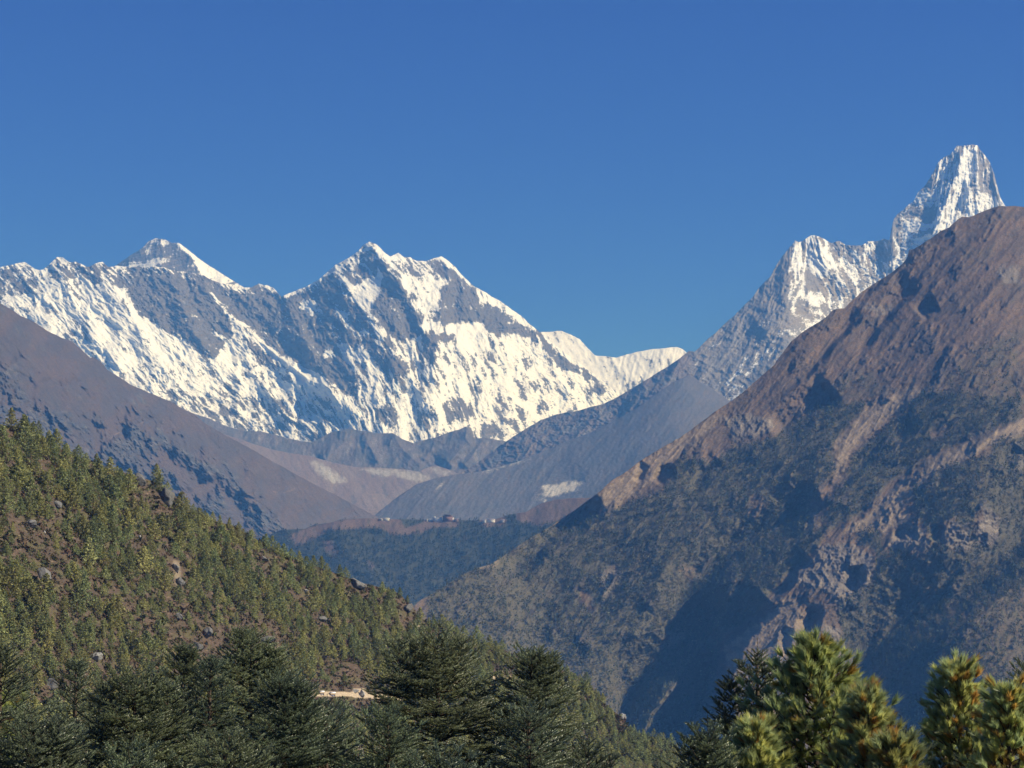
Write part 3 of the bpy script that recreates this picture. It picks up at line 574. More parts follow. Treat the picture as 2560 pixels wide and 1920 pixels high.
o = layer('forested_mountain', rm_c, [(900, 1990), (2900, 2050)], [(900, 3000), (1500, 3450), (1900, 3680), (2300, 3930), (2900, 4050)], rm_slope, rm_rel, rm_col, MG, 1.7, 1.7, jag=2.6, seed=18)
tag(o, 'big brown mountainside with dark forest and shaded ravines at the right', 'mountain', kind='structure')

# ================================================================== NEAR HILL
nh_c = [(-260, 960), (-120, 1010), (0, 1060), (61, 1070), (98, 1085), (134, 1110), (163, 1130), (236, 1155), (264, 1172), (325, 1185), (390, 1205), (431, 1235), (480, 1275), (509, 1292), (541, 1302), (590, 1318), (635, 1345), (692, 1372), (732, 1392),
        (761, 1410), (797, 1418), (846, 1436), (883, 1450), (917, 1460), (966, 1472), (999, 1485), (1031, 1515), (1052, 1548), (1096, 1562), (1141, 1578), (1190, 1600), (1235, 1612), (1275, 1632), (1340, 1655), (1400, 1672), (1448, 1692), (1488, 1727),
        (1523, 1773), (1552, 1790), (1581, 1830), (1627, 1845), (1673, 1852), (1697, 1878), (1726, 1885), (1800, 1930), (1900, 1990)]
mroad = Mask(0.0); mroad.poly([(700, 1738), (780, 1730), (870, 1730), (960, 1736), (1010, 1742), (1010, 1750), (930, 1746), (860, 1740), (780, 1742), (700, 1750)], 1, 2)
mroad.poly([(880, 1722), (915, 1722), (915, 1745), (885, 1742)], 1, 3)
mroad.poly([(1230, 1690), (1290, 1690), (1330, 1700), (1330, 1706), (1230, 1700)], .9, 2); mroad.poly([(25, 1622), (40, 1640), (38, 1680), (10, 1660)], .55, 4)
mroad.poly([(425, 1390), (455, 1400), (458, 1470), (435, 1470)], .5, 5); mroad.poly([(1030, 1555), (1055, 1555), (1050, 1570), (1028, 1572)], .8, 3); mroad.poly([(-20, 1288), (70, 1298), (60, 1302), (-20, 1294)], .5, 2)
def nh_rel(X, Y):
    return 26 * ridged((X - .7 * Y) / 200, (Y + X) / 500, 4, 601, .5) + 5 * fbm(X / 40, Y / 26, 5, 602, .6) + 2.4 * fbm(X / 7, Y / 5, 4, 603, .6) - 4 * mroad.at(X, Y)
def nh_col(X, Y, h, p):
    g = mixc((.10, .072, .056), (.08, .062, .048), sstep(-.3, .3, fbm(X / 50, Y / 40, 4, 611)))
    g = mixc(g, (.06, .055, .035), sstep(.05, .3, fbm(X / 9, Y / 6, 4, 612, .6)) * .8)
    g = mixc(g, (.20, .145, .10), sstep(.2, .5, fbm(X / 16, Y / 7, 4, 614, .6)) * .75)
    g = mixc(g, (.10, .095, .045), sstep(.0, .35, fbm(X / 30, Y / 24, 3, 616)) * .6)
    rd = mroad.at(X + 3 * fbm(X / 8, Y / 8, 3, 617), Y + 2 * fbm(X / 9, Y / 9, 3, 618))
    g = mixc(g, (.44, .36, .26), .85 * sstep(.35, .7, rd))
    return g * (1 + .6 * fbm(X / 3, Y / 2.6, 3, 615, .65))[..., None]
o = layer('near_hillside', nh_c, [(-260, 2000), (1900, 2030)], [(-260, 560), (0, 600), (600, 720), (1000, 800), (1500, 880), (1900, 880)], .62, nh_rel, nh_col, MG, 1.7, 1.7, jag=1.5, seed=20)
tag(o, 'reddish-brown near hillside dotted with pines', 'hillside', kind='structure')
#@@END@@
# ================================================================== LOW GROUND under everything, reaching the far side
gx = np.concatenate([np.linspace(-30000, -3000, 12), np.linspace(-2500, 2500, 60), np.linspace(3000, 30000, 12)])
gy = np.concatenate([np.linspace(-3000, -200, 8), np.linspace(-150, 400, 60), np.linspace(450, 3000, 30), np.linspace(3500, 34000, 25)])
GX, GY = np.meshgrid(gx, gy)
def ground_z(x, y):
    r = np.maximum(y, 0)
    z = -1.7 - 0.35 * np.maximum(y - 1, 0) * sstep(0, 12, y)
    z = np.maximum(z, -330 - 0 * y)
    z = z + sstep(4000, 9000, y) * 420
    return z + .5 * fbm(x / 9, y / 9, 3, 701) * sstep(2, 10, np.abs(y)) + 12 * fbm(x / 300, y / 300, 3, 702) * sstep(60, 300, np.hypot(x, y))
GZ = ground_z(GX, GY)
gp = np.stack([GX, GY, GZ], -1); idx = np.arange(GX.size).reshape(GX.shape)
f = np.stack([idx[:-1, :-1], idx[:-1, 1:], idx[1:, 1:], idx[1:, :-1]], -1).reshape(-1, 4)
gc = mixc((.12, .09, .06), (.07, .07, .04), sstep(-.3, .3, fbm(GX / 12, GY / 12, 3, 703)))
o = mesh_from('ground', gp.reshape(-1, 3), f, MG, gc.reshape(-1, 3), True); tag(o, kind='structure')

#@@TREES@@
# ================================================================== WOODS, BOULDERS, HOUSES
def mat_leaf(name, rough=.6, spec=.35, trans=.25):
    m = bpy.data.materials.new(name); m.use_nodes = True; t = m.node_tree; b = t.nodes['Principled BSDF']
    a = t.nodes.new('ShaderNodeAttribute'); a.attribute_name = 'Col'
    oi = t.nodes.new('ShaderNodeObjectInfo'); hs = t.nodes.new('ShaderNodeHueSaturation')
    mp = t.nodes.new('ShaderNodeMapRange'); mp.inputs['To Min'].default_value = .7; mp.inputs['To Max'].default_value = 1.25
    mh = t.nodes.new('ShaderNodeMapRange'); mh.inputs['To Min'].default_value = .485; mh.inputs['To Max'].default_value = .51
    sn = t.nodes.new('ShaderNodeMath'); sn.operation = 'FRACT'; mu = t.nodes.new('ShaderNodeMath'); mu.operation = 'MULTIPLY'; mu.inputs[1].default_value = 7.31
    t.links.new(oi.outputs['Random'], mp.inputs['Value']); t.links.new(oi.outputs['Random'], mu.inputs[0]); t.links.new(mu.outputs[0], sn.inputs[0])
    t.links.new(sn.outputs[0], mh.inputs['Value']); t.links.new(mh.outputs[0], hs.inputs['Hue'])
    t.links.new(mp.outputs[0], hs.inputs['Value']); t.links.new(a.outputs['Color'], hs.inputs['Color'])
    t.links.new(hs.outputs[0], b.inputs['Base Color']); b.inputs['Roughness'].default_value = rough; b.inputs['Specular IOR Level'].default_value = spec
    if trans:
        tr = t.nodes.new('ShaderNodeBsdfTranslucent'); mx = t.nodes.new('ShaderNodeMixShader'); mx.inputs[0].default_value = trans
        t.links.new(hs.outputs[0], tr.inputs['Color']); t.links.new(b.outputs[0], mx.inputs[1]); t.links.new(tr.outputs[0], mx.inputs[2])
        t.links.new(mx.outputs[0], t.nodes['Material Output'].inputs['Surface'])
    return m
M_PINE = mat_leaf('pine_foliage', .7, .2, .3); M_FIR = mat_leaf('fir_needles', .42, .5, .2); M_NEEDLE = mat_leaf('long_pine_needles', .38, .5, .5)
M_BARK = mat_attr('bark', .95, .1, .6, 14); M_STONE = mat_attr('boulder_stone', .9, .2, .5, 1.2); M_SHRUB = mat_leaf('shrub', .9, .1, .1)

def tris(centres, size, rng, col, jit=.25, flat=0.0):
    """small leaf clumps: one random triangle each"""
    n = len(centres); a = rng.normal(size=(n, 3)); b = rng.normal(size=(n, 3)); a[:, 2] *= 1 - flat; b[:, 2] *= 1 - flat
    a /= np.linalg.norm(a, axis=1)[:, None]; b /= np.linalg.norm(b, axis=1)[:, None]
    s = (size * (1 + .5 * rng.standard_normal(n).clip(-1, 1)))[:, None] if np.ndim(size) else size * (1 + .35 * rng.standard_normal(n).clip(-1.5, 1.5))[:, None]
    v = np.stack([centres + a * s, centres + b * s, centres - (a + b) * s * .6], 1).reshape(-1, 3)
    c = np.repeat(np.asarray(col) * (1 + jit * rng.standard_normal((n, 1))).clip(.4, 1.8), 3, 0)
    return v, np.arange(3 * n).reshape(-1, 3), c

def cone_tube(pts, rads, k=6):
    pts = np.array(pts, float); n = len(pts); an = np.arange(k) * 2 * np.pi / k
    v = []
    for i in range(n):
        d = pts[min(i + 1, n - 1)] - pts[max(i - 1, 0)]; d /= np.linalg.norm(d) + 1e-9
        u = np.cross(d, [0.31, .95, .1] if abs(d[2]) > .5 else [0, 0, 1]); u /= np.linalg.norm(u); w_ = np.cross(d, u)
        v.append(pts[i] + rads[i] * (np.cos(an)[:, None] * u + np.sin(an)[:, None] * w_))
    v = np.concatenate(v); f = []
    for i in range(n - 1):
        for j in range(k):
            a, b = i * k + j, i * k + (j + 1) % k; f += [(a, b, b + k), (a, b + k, a + k)]
    return v, np.array(f)

def join(parts):
    V, Fc, Cc, o = [], [], [], 0
    for v, f, c in parts:
        V.append(v); Fc.append(f + o); Cc.append(np.broadcast_to(c, v.shape)); o += len(v)
    return np.concatenate(V), np.concatenate(Fc), np.concatenate(Cc)

# ---- pines of the near hillside (unit: metres, 10 m tall)
def hill_pine(seed, H=10.0, n=1500, wide=.24, kind=0):
    rng = np.random.default_rng(seed); cl = []
    nb = int(46 + 12 * rng.random())
    for i in range(nb):
        u = (i + rng.random()) / nb; z = H * (.10 + .88 * u); R = H * wide * (1 - u) ** .8 * (0.75 + .45 * rng.random()) + .15
        if u < .12: R *= .8
        ph = i * 2.4 + rng.random(); m = int(n / nb * (.5 + R / (H * wide)))
        t = rng.random(m) ** .55; sp = .12 * H * (.25 + .5 * (1 - u))
        off = rng.normal(size=(m, 3)) * [sp * .45, sp * .45, sp * .32]
        c = np.stack([np.cos(ph) * R * t, np.sin(ph) * R * t, z + .22 * R * t], 1) + off * t[:, None]
        cl.append(c)
    c = np.concatenate(cl); hue = [(.26, .28, .115), (.22, .255, .11), (.31, .31, .115)][kind % 3]
    return tris(c, .30 * H / 10, rng, hue, .3)
def trunk_of(H, r=.16):
    v, f = cone_tube([(0, 0, -1.5), (0.03, 0, H * .5), (0, 0.02, H * .93)], [r * 1.3, r * .8, .03], 6); return v, f, np.array([.11, .075, .055])
pine_meshes = []
for k in range(9):
    H = 10.0; v, f, c = hill_pine(100 + k, H, 1500, [.36, .44, .31, .48][k % 4], k)
    tv, tf, tc = trunk_of(H)
    pine_meshes.append((mesh_from('pine_crown', v, f, M_PINE, c, link=False), mesh_from('pine_trunk', tv, tf, M_BARK, np.broadcast_to(tc, tv.shape), link=False), (v, f, c)))
mopen = Mask(.92)
for pts, v in [
    (r4([(-300, 690), (0, 700), (160, 720), (300, 740), (420, 760), (560, 900), (520, 1000), (330, 1120), (0, 1000), (-300, 980)]), .10),
    (r4([(200, 560), (330, 560), (350, 720), (200, 700)]), .35), (r4([(-100, 100), (30, 90), (80, 230), (0, 300), (-100, 300)]), .3),
    (r4([(760, 450), (960, 470), (960, 640), (1000, 700), (940, 720), (830, 600)]), .2), (r4([(560, 1120), (900, 1140), (1100, 1200), (1350, 1200), (1300, 1300), (1150, 1320), (1060, 1475), (900, 1475), (700, 1300), (560, 1240)]), .2),
    (r4([(960, 850), (1050, 850), (1130, 1100), (1080, 1160), (960, 1000)]), .12), (r4([(600, 870), (880, 880), (900, 960), (640, 960)]), .3), (r4([(300, 1100), (460, 1120), (500, 1475), (300, 1475), (260, 1300)]), .35),
    (r4([(1560, 880), (1700, 930), (1800, 1050), (1700, 1150), (1560, 1000)]), .3), (r4([(1750, 1180), (1900, 1170), (1900, 1300), (1760, 1340)]), .3), (r4([(400, 1330), (640, 1330), (640, 1475), (400, 1475)]), .4),
    (r4([(1070, 1200), (1300, 1280), (1300, 1475), (1100, 1475)]), .1),
    (r5([(880, 1180), (1060, 1200), (1110, 1300), (1090, 1420), (960, 1300)]), .25), (r5([(620, 1080), (780, 1080), (900, 1200), (760, 1180)]), .3),
    ([(380, 1520), (700, 1540), (760, 1600), (640, 1640), (480, 1720), (380, 1640)], .18), ([(60, 1600), (330, 1600), (420, 1800), (60, 1800)], .45),
    ([(600, 1560), (760, 1590), (700, 1640), (600, 1620)], .1), ([(790, 1640), (860, 1650), (960, 1700), (980, 1745), (700, 1745), (680, 1710), (780, 1700)], .08), ([(700, 1745), (860, 1745), (860, 1790), (700, 1790)], .35),
    ([(1230, 1660), (1300, 1670), (1330, 1700), (1230, 1700)], .1), ([(1480, 1740), (1560, 1780), (1580, 1840), (1520, 1800)], .4)]: mopen.poly(pts, v, 7)
BL = [  # x, y centre, half width, half height px, label, brightness
    (415, 1236, 24, 36, 'biggest grey boulder, tall and rounded, on the near hill skyline', .17, 'boulder'), (352, 1200, 20, 20, 'pointed grey boulder left of the biggest boulder', .19, 'boulder'),
    (78, 1308, 18, 15, 'pale angular boulder on the open heath at upper left', .30, 'boulder'), (110, 1432, 30, 22, 'wide flat-topped grey boulder on the left slope', .22, 'boulder'),
    (145, 1262, 12, 12, 'small grey boulder among pines at upper left', .2, 'boulder'), (237, 1640, 19, 13, 'pale slab of rock low on the left slope', .36, 'rock slab'),
    (498, 1616, 17, 15, 'dark round boulder behind the middle firs', .16, 'boulder'), (517, 1584, 17, 17, 'jagged grey boulder above the dark round one', .22, 'boulder'), (446, 1540, 11, 10, 'small split boulder on the heath', .24, 'boulder'),
    (665, 1597, 26, 9, 'long low grey rock beside the tallest left fir', .2, 'rock'), (130, 1712, 20, 18, 'grey rock between the leftmost firs', .18, 'rock'), (659, 1394, 13, 9, 'low split boulder in the mid-hill wood', .22, 'boulder'),
    (893, 1456, 25, 15, 'overhanging boulder on the hill skyline above mid picture', .24, 'boulder'), (1019, 1517, 14, 14, 'dark notched boulder near the falling hill skyline', .17, 'boulder'),
    (806, 1546, 15, 10, 'flat grey rock half hidden by pines', .2, 'rock'), (349, 1342, 6, 5, 'little white stone in the middle of the hill', .6, 'stone'), (112, 1329, 4, 3, 'tiny white stone right of the pale angular boulder', .65, 'stone'),
    (764, 1476, 8, 5, 'small whitish slab below the mid-hill skyline', .45, 'rock slab'), (1555, 1784, 10, 11, 'pale block of rock low on the right skyline', .4, 'boulder'), (442, 1420, 10, 16, 'upper stone of the pale outcrop in mid hill', .28, 'rock'), (450, 1452, 13, 15, 'lower stone of the pale outcrop in mid hill', .24, 'rock'),
    (889, 1727, 8, 7, 'small grey boulder on the track bank', .35, 'boulder'), (906, 1735, 11, 12, 'larger pale boulder on the track bank', .42, 'boulder')]
rng = np.random.default_rng(11)
cand = []
_nh = interp(nh_c)
N_TRY = 14000; px_ = rng.uniform(-240, 1880, N_TRY); py_ = _nh(px_) + 3 + rng.random(N_TRY) ** 1.05 * (1985 - _nh(px_))
pp = on_layer('near_hillside', px_, py_)
dens = mopen.at(px_, py_ - 8)
grid = {}
order = np.argsort(rng.random(N_TRY))
for i in order:
    x, y = px_[i], py_[i]
    if y > 1975 or rng.random() > dens[i] * 1.15: continue
    if any(abs(x - b[0]) < b[2] + 11 and b[1] - 2 < y < b[1] + b[3] + 42 for b in BL) or (770 < x < 960 and 1742 < y < 1778): continue
    sc_ = 600 / pp[i, 1]
    H = (4.3 + 4.6 * rng.random() ** 1.3) * (1.12 if x < 700 else 1.0) * (.9 if dens[i] < .4 else 1)
    if rng.random() < .3: H *= .6
    if dens[i] < .5: H *= .75
    if y - _nh(x) < 30: H *= .85
    rr = 18.5 * sc_ * (H / 5.4) ** .5; key = (int(x // 30), int(y // 20)); ok = True
    for a in (-1, 0, 1):
        for b in (-1, 0, 1, 2, -2):
            for (qx, qy, qr) in grid.get((key[0] + a, key[1] + b), ()):
                if ((qx - x) / 1.0) ** 2 + ((qy - y) / .62) ** 2 < (.5 * (rr + qr)) ** 2: ok = False; break
            if not ok: break
        if not ok: break
    if not ok: continue
    grid.setdefault(key, []).append((x, y, rr)); cand.append((x, y, pp[i], H, rr))
print('pines', len(cand))
# the 300 that show largest stand as trees of their own
def show(c): return c[3] / c[2][1] if (-10 < c[0] < 2570 and c[1] < 1800) else 0
cand.sort(key=show, reverse=True)
def zone(x, y):
    d = y - _nh(x)
    if d < 45: return 'skyline of the near hill' if x < 900 else 'falling skyline right of the near hill'
    if x < 260: return 'upper left slope of the near hill' if y < 1400 else 'lower left slope of the near hill'
    if x < 560: return 'middle of the near hill, below the big boulder' if y < 1450 else 'heathy slope behind the left firs'
    if x < 900: return 'dense stand at mid hill' if y < 1560 else 'slope just above the track'
    return 'thick wood on the right flank of the near hill'
ntree = 0
for i, (x, y, p, H, rr) in enumerate(cand[:290]):
    cm, tm, _ = pine_meshes[rng.integers(len(pine_meshes))]; s = H / 10
    e = bpy.data.objects.new('pine_tree', None); C.objects.link(e); e.location = p + [0, 0, -.4]; e.rotation_euler = (rng.normal() * .03, rng.normal() * .03, rng.random() * 6.28)
    e.scale = (s * rng.uniform(.85, 1.25), s * rng.uniform(.85, 1.25), s); e.empty_display_size = 1
    z = zone(x, y); tag(e, 'olive-green pine, ' + z, 'pine tree', 'pines, ' + z)
    for nme, md in (('crown', cm), ('trunk', tm)):
        o = bpy.data.objects.new(nme, md); C.objects.link(o); o.parent = e
parts = []
for (x, y, p, H, rr) in cand[290:]:
    v, f, c = pine_meshes[rng.integers(len(pine_meshes))][2]
    a = rng.random() * 6.28; ca, sa = math.cos(a), math.sin(a); s = H / 10; sx = s * rng.uniform(.85, 1.25)
    vv = v.reshape(-1, 3, 3)[::2].reshape(-1, 3) if y > 1820 else v
    q = np.stack([(vv[:, 0] * ca - vv[:, 1] * sa) * sx, (vv[:, 0] * sa + vv[:, 1] * ca) * sx, vv[:, 2] * s], 1) + p + [0, 0, -.4]
    parts.append((q, np.arange(len(vv)).reshape(-1, 3), (c[:len(vv)]) * rng.uniform(.75, 1.2)))
v, f, c = join(parts); o = mesh_from('pine_wood', v, f, M_PINE, c)
tag(o, 'smaller pines filling the near hillside', 'pine wood', kind='stuff')
# heath, dwarf juniper and shrubs on the hillside
def blobs(n, pts, rmin, rmax, cols, rng, k=26, flat=.55, ts=.34):
    r = rng.uniform(rmin, rmax, n) * (1 + .5 * (rng.random(n) < .15)); d = rng.normal(size=(n, k, 3)); d /= np.linalg.norm(d, axis=2)[..., None]
    d[..., 2] = np.abs(d[..., 2]) * flat * 1.6; cc = pts[:, None, :] + d * (r[:, None, None] * rng.uniform(.55, 1, (n, k, 1)))
    col = np.asarray(cols)[rng.integers(len(cols), size=n)] * rng.uniform(.7, 1.3, (n, 1))
    return tris(cc.reshape(-1, 3), np.repeat(r * ts, k), rng, np.repeat(col, k, 0), .25)
n = 21000; x = rng.uniform(-240, 1850, n); y = _nh(x) + 2 + rng.random(n) * (1900 - _nh(x)); ok = mroad.at(x, y) < .2; x, y = x[ok], y[ok]
p = on_layer('near_hillside', x, y)
v, f, c = blobs(len(p), p, .35, 1.15, [(.10, .08, .05), (.14, .095, .06), (.10, .11, .05), (.14, .085, .065), (.18, .14, .085), (.075, .08, .04), (.15, .16, .07), (.12, .13, .06)], rng, 18, .6, .42)
o = mesh_from('heath_shrubs', v, f, M_SHRUB, c); tag(o, 'low brown and dark green heath shrubs on the near hillside', 'shrubs', kind='stuff')

# ---- forests far off: each a mass of small trees
def forest(name, lay, mask, n, xr, yr, Hr, cols, seed, thr=.35, label='', nx=20, warp=12, ratio=.32):
    rng = np.random.default_rng(seed); x = rng.uniform(*xr, n); y = rng.uniform(*yr, n)
    xs, yc, yb, pts, nn = LAY[lay]; cy = np.interp(x, xs, yc); ok = (y > cy + 1) & (y < np.interp(x, xs, yb) - 3); x, y = x[ok], y[ok]
    m = mask(x + warp * fbm(x / 26, y / 26, 3, seed), y + warp * fbm(x / 26, y / 26, 3, seed + 1)) + .25 * fbm(x / 14, y / 14, 3, seed + 2)
    ok = (m > thr) & (rng.random(len(x)) < .25 + m); x, y = x[ok], y[ok]; p = on_layer(lay, x, y); n = len(p)
    H = rng.uniform(*Hr, n); k = nx; u = rng.random((n, k)) ** 1.3; ph = rng.random((n, k)) * 6.28
    R = H[:, None] * ratio * (1 - u) ** .7 * rng.uniform(.6, 1.1, (n, k))
    cc = np.stack([p[:, None, 0] + R * np.cos(ph), p[:, None, 1] + R * np.sin(ph), p[:, None, 2] + H[:, None] * (.1 + .85 * u)], -1)
    cidx = (fbm(x / 40, y / 40, 3, seed + 5) * 2.2 + rng.random(n) * 1.2 + .4).clip(0, len(cols) - 1).astype(int)
    col = np.asarray(cols)[cidx] * rng.uniform(.7, 1.3, (n, 1))
    v, f, c = tris(cc.reshape(-1, 3), np.repeat(H * .13, k), rng, np.repeat(col, k, 0), .2)
    print(name, n); o = mesh_from(name, v, f, M_SHRUB, c); tag(o, label, 'forest', kind='stuff'); return o
forest('forest', 'forested_mountain', lambda x, y: mfo.at(x, y), 40000, (900, 2700), (850, 1990), (5, 12), [(.062, .078, .046), (.082, .092, .054), (.12, .112, .068), (.18, .15, .095)], 31, .46, 'dark mixed forest covering the big right mountainside', 18, 7)
forest('scrub', 'forested_mountain', lambda x, y: .45 + 0 * x, 16000, (900, 2700), (560, 1990), (1.5, 4), [(.08, .07, .045), (.12, .10, .07), (.10, .06, .045)], 37, .3, 'scattered low scrub on the brown slopes of the right mountain', 12, ratio=.5, warp=6)
forest('forest', 'wooded_ridge', lambda x, y: .9 - mtb.at(x, y), 14000, (560, 1700), (1290, 1650), (6, 13), [(.05, .07, .045), (.06, .08, .05), (.08, .085, .05)], 41, .3, 'dark fir forest below the monastery ridge', 26, 6, .28)
rg = np.random.default_rng(5)

# ---- boulders
def boulder(seed, sx, sy, sz, col, cuts=13):
    rng = np.random.default_rng(seed); import bmesh
    bm = bmesh.new(); bmesh.ops.create_icosphere(bm, subdivisions=4, radius=1)
    v = np.array([q.co[:] for q in bm.verts]); f = np.array([[q.index for q in fc.verts] for fc in bm.faces]); bm.free()
    for _ in range(cuts):                                          # plane facets
        d = rng.normal(size=3); d /= np.linalg.norm(d); h = rng.uniform(.38, .75); t = v @ d; v = v - np.maximum(t - h, 0)[:, None] * d
    n = ridged(v[:, 0] * 1.7 + v[:, 2], v[:, 1] * 1.7 - v[:, 2], 4, seed) - .5; v = v * (1 + .26 * n)[:, None]
    v = v * [sx, sy, sz]; c = np.asarray(col) * (1 + .5 * fbm(v[:, 0] / sx * 3, v[:, 2] / sz * 5 + v[:, 1], 4, seed + 1))[:, None]
    return v, f, np.clip(c, .02, 1)
for i, (x, y, hw, hh, lab, br, cat) in enumerate(BL):
    p = on_layer('near_hillside', np.array([x * 1.0]), np.array([y + hh * .5]))[0]; k = p[1] / F
    v, f, c = boulder(900 + i, hw * k * 1.15, hw * k, hh * k * 1.1, (br * .72, br * .72, br * .70))
    o = mesh_from({'boulder': 'boulder', 'rock slab': 'rock_slab', 'rock': 'rock', 'stone': 'stone'}[cat], v, f, M_STONE, c); o.location = p + [0, -hw * k * .3, hh * k * .35]; o.rotation_euler = (0, rg.uniform(-.2, .2), rg.uniform(-.3, .3)); tag(o, lab, cat)

# ---- houses on the wooded ridge
def box(x0, x1, y0, y1, z0, z1):
    v = np.array([(x, y, z) for x in (x0, x1) for y in (y0, y1) for z in (z0, z1)], float)
    q = [(0, 1, 3, 2), (4, 6, 7, 5), (0, 4, 5, 1), (2, 3, 7, 6), (0, 2, 6, 4), (1, 5, 7, 3)]
    return v, np.array([t for a, b, c, d in q for t in ((a, b, c), (a, c, d))])
def roof_mesh(w_, d, z, h, ov=.6):
    v = np.array([(-w_ - ov, -d - ov, z), (w_ + ov, -d - ov, z), (w_ + ov, d + ov, z), (-w_ - ov, d + ov, z), (-w_ - ov, 0, z + h), (w_ + ov, 0, z + h),
                  (-w_ - ov, -d - ov, z - .25), (w_ + ov, -d - ov, z - .25), (w_ + ov, d + ov, z - .25), (-w_ - ov, d + ov, z - .25)])
    f = [(0, 1, 5), (0, 5, 4), (2, 3, 4), (2, 4, 5), (0, 4, 3), (1, 2, 5), (6, 7, 1), (6, 1, 0), (7, 8, 2), (7, 2, 1), (8, 9, 3), (8, 3, 2), (9, 6, 0), (9, 0, 3), (6, 9, 8), (6, 8, 7)]
    return v, np.array(f)
def flatc(rgb, v): return np.broadcast_to(np.array(rgb), v.shape)
M_WALL = mat_attr('lime_wash', .9, .2, .2, 3); M_ROOF = mat_attr('roofing', .7, .3); M_WIN = mat_attr('dark_window', .3, .5)
def house(x, y, w_px, h_px, wall, roofc, name, label, dy=4, cat='house', nwin=4, lay='wooded_ridge', tiers=0, rh=1.4):
    p = on_layer(lay, np.array([x * 1.0]), np.array([y * 1.0]))[0]; k = p[1] / F; W_, Hh = w_px * k / 2 * 1.1, h_px * k * 1.25; D = min(W_, 5)
    e = bpy.data.objects.new(name, None); C.objects.link(e); e.location = p + [0, -2, -.5]; tag(e, label, cat)
    v, f = box(-W_, W_, -D, D, -3, Hh); mesh_from('wall', v, f, M_WALL, flatc(wall, v), parent=e)
    v, f = roof_mesh(W_, D, Hh + .26, rh); mesh_from('roof', v, f, M_ROOF, flatc(roofc, v), parent=e)
    for i in range(nwin):
        cx = -W_ + (i + .5) * 2 * W_ / nwin; v, f = box(cx - .45, cx + .45, -D - .06, -D + .04, Hh * .38, Hh * .38 + 1.3)
        mesh_from('window', v, f, M_WIN, flatc((.05, .05, .055), v), parent=e)
    z = Hh + rh; ww = W_
    for t in range(tiers):
        ww *= .62; v, f = box(-ww, ww, -D * .5, D * .5, z - rh * .6, z + 2.0); mesh_from('upper_storey', v, f, M_WALL, flatc(wall, v), parent=e)
        v, f = roof_mesh(ww * 1.15, D * .7, z + 2.26, 1.2); mesh_from('upper_roof', v, f, M_ROOF, flatc(roofc, v), parent=e); z += 3.4
    return e
WH = (.78, .77, .73)
house(1094, 1302, 21, 5, WH, (.5, .5, .48), 'monastery_building', 'long bright white building at the front of the monastery', nwin=7, cat='monastery building')
house(1119, 1301, 22, 9, (.22, .13, .11), (.10, .085, .08), 'monastery_hall', 'dark monastery hall with stacked pagoda roofs', nwin=6, tiers=1, cat='monastery')
house(1103, 1298, 6, 6, WH, (.35, .33, .3), 'monastery_building', 'small white block standing behind the long white building', nwin=2, cat='monastery building')
house(1086, 1298, 5, 6, WH, (.45, .44, .42), 'monastery_building', 'narrow white house left behind the long white building', nwin=1, cat='monastery building')
house(1131, 1301, 7, 5, WH, (.4, .36, .34), 'monastery_building', 'small white house right of the dark hall', nwin=2, cat='monastery building')
house(1076, 1302, 6, 3, WH, (.5, .5, .5), 'stone_house', 'low white lodge left of the monastery', nwin=2)
house(1068, 1302, 4, 3, WH, (.5, .5, .5), 'stone_house', 'tiny white hut farthest left of the monastery', nwin=1)
house(1141, 1303, 9, 4, (.25, .18, .16), (.3, .22, .2), 'stone_house', 'reddish lodge right of the monastery', nwin=3)
house(965, 1299, 15, 2.5, (.7, .68, .6), (.6, .58, .5), 'stone_house', 'long low white lodge alone on the left end of the ridge', nwin=5)
house(953, 1299, 7, 2, (.55, .5, .45), (.5, .45, .4), 'stone_house', 'small pale shed beside the long low lodge', nwin=2)
house(1228, 1304, 17, 4.5, WH, (.45, .4, .4), 'stone_house', 'largest white lodge of the hamlet right of the monastery', nwin=6)
house(1211, 1305, 8, 3.5, (.6, .6, .6), (.4, .4, .42), 'stone_house', 'grey-white lodge at the left of the hamlet', nwin=3)
house(1256, 1304, 9, 3, (.4, .38, .4), (.35, .3, .32), 'stone_house', 'dim grey lodge at the right end of the hamlet', nwin=3)
# ---- stalls by the track on the near hill
def stall(x, y, w_px, label):
    p = on_layer('near_hillside', np.array([x * 1.0]), np.array([y * 1.0]))[0]; k = p[1] / F; W_ = w_px * k / 2
    e = bpy.data.objects.new('roadside_stall', None); C.objects.link(e); e.location = p + [0, -.8, 0]; e.scale = (.55, .55, .55); W_ /= .55; tag(e, label, 'stall')
    v, f = box(-W_, W_, -.8, .8, .95, 1.1); mesh_from('table_top', v, f, M_WALL, flatc((.1, .09, .08), v), parent=e)
    v, f = roof_mesh(W_, .9, 2.2, .55, .25); mesh_from('canopy', v, f, M_WALL, flatc((.8, .8, .82), v), parent=e)
    for sx in (-1, 1):
        for sy in (-1, 1):
            v, f = box(sx * W_ * .95 - .05, sx * W_ * .95 + .05, sy * .75 - .05, sy * .75 + .05, -.8, 2.2); mesh_from('post', v, f, M_BARK, flatc((.2, .15, .1), v), parent=e)
    v, f = box(-W_ * .95, W_ * .95, -.7, -.62, 0, .94); mesh_from('cloth', v, f, M_WALL, flatc((.75, .75, .78), v), parent=e)
stall(778, 1741, 9, 'leftmost white-topped stall beside the dirt track'); stall(805, 1737, 11, 'middle white-topped stall beside the dirt track'); stall(832, 1740, 13, 'rightmost and widest white-topped stall beside the dirt track')

